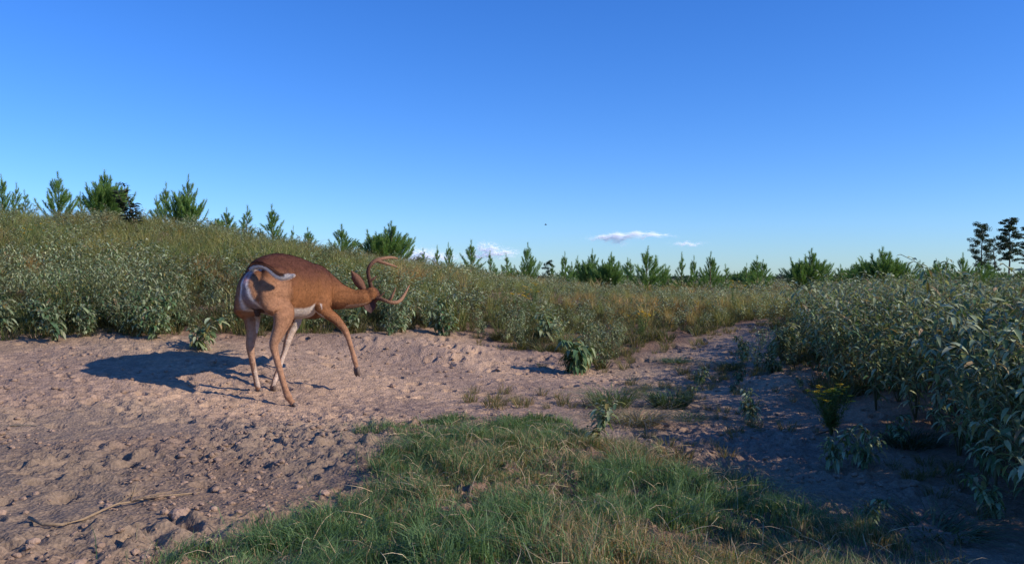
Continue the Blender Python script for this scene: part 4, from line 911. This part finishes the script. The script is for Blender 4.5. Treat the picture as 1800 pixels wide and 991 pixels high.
def hoof(top, tip, spread):
    top, tip, sp = Vector(top), Vector(tip), Vector(spread).normalized(); b = bmesh.new(); d = tip - top
    for sg in (1, -1):
        c0 = top + sp * .010 * sg; loft(b, [row(c0 - d * .15, .011, .013), row(c0 + d * .25, .013, .017), row(c0 + d * .7 + sp * .001 * sg, .011, .013), row(c0 + d + sp * .002 * sg, .005, .006)], (0, 0, 1) if abs(d.normalized().z) < .8 else FW, 10, 3)
    bmesh.ops.recalc_face_normals(b, faces=b.faces); me = bpy.data.meshes.new("hoof"); b.to_mesh(me); b.free()
    for p_ in me.polygons: p_.use_smooth = True
    part("hoof", me, M_hoof)
hoof(P(626.5, 648, 5.98), P(629, 661, 5.985), LF)
hoof(P(515, 710, 5.49), P(521, 718, 5.50), LF)
hoof(P(454.5, 684, 5.75), P(459, 692, 5.76), LF)
hoof(P(480, 679, 5.82), P(480, 688, 5.83), LF)
M_eye = solid_mat("eye", .1, .6, 0, 10, .9, 1.1, (.02, .012, .01)); M_nose = solid_mat("nose", .4, .5, .3, 200, .8, 1.2, (.03, .025, .025))
for sg in (1, -1):
    b = bmesh.new(); bmesh.ops.create_uvsphere(b, u_segments=14, v_segments=10, radius=.013); bmesh.ops.translate(b, verts=b.verts, vec=Hd(.085, .042 * sg, .010)); me = bpy.data.meshes.new("eye"); b.to_mesh(me); b.free(); part("eye", me, M_eye)
b = bmesh.new(); bmesh.ops.create_uvsphere(b, u_segments=14, v_segments=10, radius=.018); bmesh.ops.scale(b, verts=b.verts, vec=(1.1, .8, .8)); bmesh.ops.translate(b, verts=b.verts, vec=Hd(.268, 0, -.034)); me = bpy.data.meshes.new("nose"); b.to_mesh(me); b.free(); part("nose", me, M_nose)

# ------------------------------------------------------------------ unseen shrubs beside and behind the camera, added to shade the near right ground
M_b = M_weed
def shrub(X, Y, h, r, label, seed):
    random.seed(seed); zb = float(H0(X, Y)); lv = MB(); st = MB()
    for s in range(12):
        a_ = random.uniform(0, 6.28); p0 = Vector((0, 0, 0)); p1 = Vector((math.cos(a_) * r * .4, math.sin(a_) * r * .4, h * .5)); p2 = Vector((math.cos(a_) * r * .9, math.sin(a_) * r * .9, h * random.uniform(.7, 1)))
        tube(st, [p0, p1, p2], [.02, .012, .005], (.12, .09, .06), 5)
        for q in range(6): leaf_clump(lv, p1.lerp(p2, random.uniform(0, 1)), r * .35, 60, .075, (.07, .11, .05), .9)
    o = empty("shrub", (X, Y, zb)); tag(o, label, "shrub", "unseen shrubs added for shade"); link("foliage", lv.mesh("foliage"), M_b, o); link("stem", st.mesh("stem"), M_stem, o)
shrub(4.5, 3.1, 1.75, .75, "unseen shrub added for shade right of the camera", 91); shrub(5.4, 2.3, 1.8, .8, "tallest unseen shade shrub right of the camera", 92); shrub(3.3, 1.75, 1.45, .7, "low unseen shade shrub close to the camera", 93)
shrub(5.6, 4.1, 1.7, .8, "broad unseen shade shrub right of the thicket", 94); shrub(5.4, 1.0, 1.3, .7, "bushy unseen shade shrub right behind the camera", 95)

# ------------------------------------------------------------------ bird and clouds
def bird():
    c = P(959, 395, 60); b = bmesh.new()
    loft(b, [row(c + Vector((-.07, 0, .0)), .015, .012), row(c + Vector((-.02, 0, 0)), .035, .032), row(c + Vector((.05, 0, .005)), .03, .028), row(c + Vector((.085, 0, .01)), .018, .018)], UP, 10, 3)
    bmesh.ops.recalc_face_normals(b, faces=b.faces); me = bpy.data.meshes.new("bird_body"); b.to_mesh(me); b.free(); root = empty("bird", c); tag(root, "tiny dark bird flying alone high over the pines", "bird")
    M_bd = solid_mat("bird_feather", .8, .2, 0, 10, .8, 1.2, (.03, .03, .035)); o = link("body", me, M_bd, root); o.matrix_parent_inverse = Matrix.Translation(-c)
    for sg in (1, -1):
        V = [(-.03, .02 * sg, .01), (.04, .02 * sg, .01), (.03, .09 * sg, .045), (-.03, .09 * sg, .04), (-.02, .19 * sg, .06), (-.03, .02 * sg, .016), (.04, .02 * sg, .018), (.03, .09 * sg, .05), (-.03, .09 * sg, .044), (-.02, .19 * sg, .063)]
        T = [(0, 1, 2), (0, 2, 3), (3, 2, 4), (5, 7, 6), (5, 8, 7), (8, 9, 7), (0, 5, 6), (0, 6, 1), (1, 6, 7), (1, 7, 2), (2, 7, 9), (2, 9, 4), (4, 9, 8), (4, 8, 3), (3, 8, 5), (3, 5, 0)]
        w_ = link("wing", new_mesh("wing", V, T), M_bd, root)
bird()
M_cloud = leaf_mat("cloud_vapour", .15, 1.0, 0.0, .01, (1, 1, 1))
def cloud(blobs, Y, label, seed, size=3.4):
    "a cloud of very many small bright flakes, thinning out towards its edges"
    rc = np.random.default_rng(seed); mb = MB(); c0 = P(blobs[0][0], blobs[0][1], Y)
    for px, py, sx, sy, n_ in blobs:
        c = P(px, py, Y); k = Y / F; q = rc.normal(0, 1, (n_, 3)) * np.array([sx * k, sx * k * .6, sy * k])
        q[:, 2] += (fbm(q[:, 0] / (9 * k) + seed, q[:, 1] * 0 + seed, seed, 3) - .5) * 9 * k
        q = q[fbm(q[:, 0] / (7 * k) + seed * 2.0, q[:, 2] / (2.5 * k) + seed, seed + 3, 3) > rc.uniform(.30, .56, len(q))] + np.array(c - c0)
        m = len(q); fn = np.array(SD) + np.array([0, -.8, 0]) + rc.normal(0, .35, (m, 3)); fn /= np.linalg.norm(fn, axis=1)[:, None]; a = np.cross(fn, rc.normal(0, 1, (m, 3))); a /= np.linalg.norm(a, axis=1)[:, None]; b2 = np.cross(fn, a); b2 /= np.linalg.norm(b2, axis=1)[:, None] + 1e-9
        V = np.stack([q - a * size * .5, q + b2 * size * .6, q + a * size * .5], 1).reshape(-1, 3)
        mb.add(V, np.arange(3 * m).reshape(-1, 3), np.array([.80, .88, .97]))
    o = link("cloud", mb.mesh("cloud"), M_cloud); o.location = c0; tag(o, label, "cloud")
def many(bl, k): return [(a, b, c, d, int(n_ * k)) for a, b, c, d, n_ in bl]
cloud(many([(1085,417,17,2.8,3600),(1120,413,18,2.0,2600),(1062,419,12,1.8,1000),(1087,424,8,4.5,1000),(1150,415,16,1.4,1100)], 4.5), 3000, "thin wispy cloud with a drooping wedge right of centre above the pines", 3, 1.1)
cloud(many([(1208,428,13,1.6,1000)], 4), 3000, "faint short streak of cloud right of the wispy one", 5, 1.1)
cloud(many([(735,446,15,5,3400),(765,452,17,4,2800),(720,455,14,4,2000)], 5), 3600, "low white cloud behind the pines left of the puffy one", 7, 1.4)
cloud(many([(858,438,9,5,3200),(880,445,13,4,2800),(845,450,13,4,2000)], 5), 3600, "small puffy white cloud low over the pines", 9, 1.4)
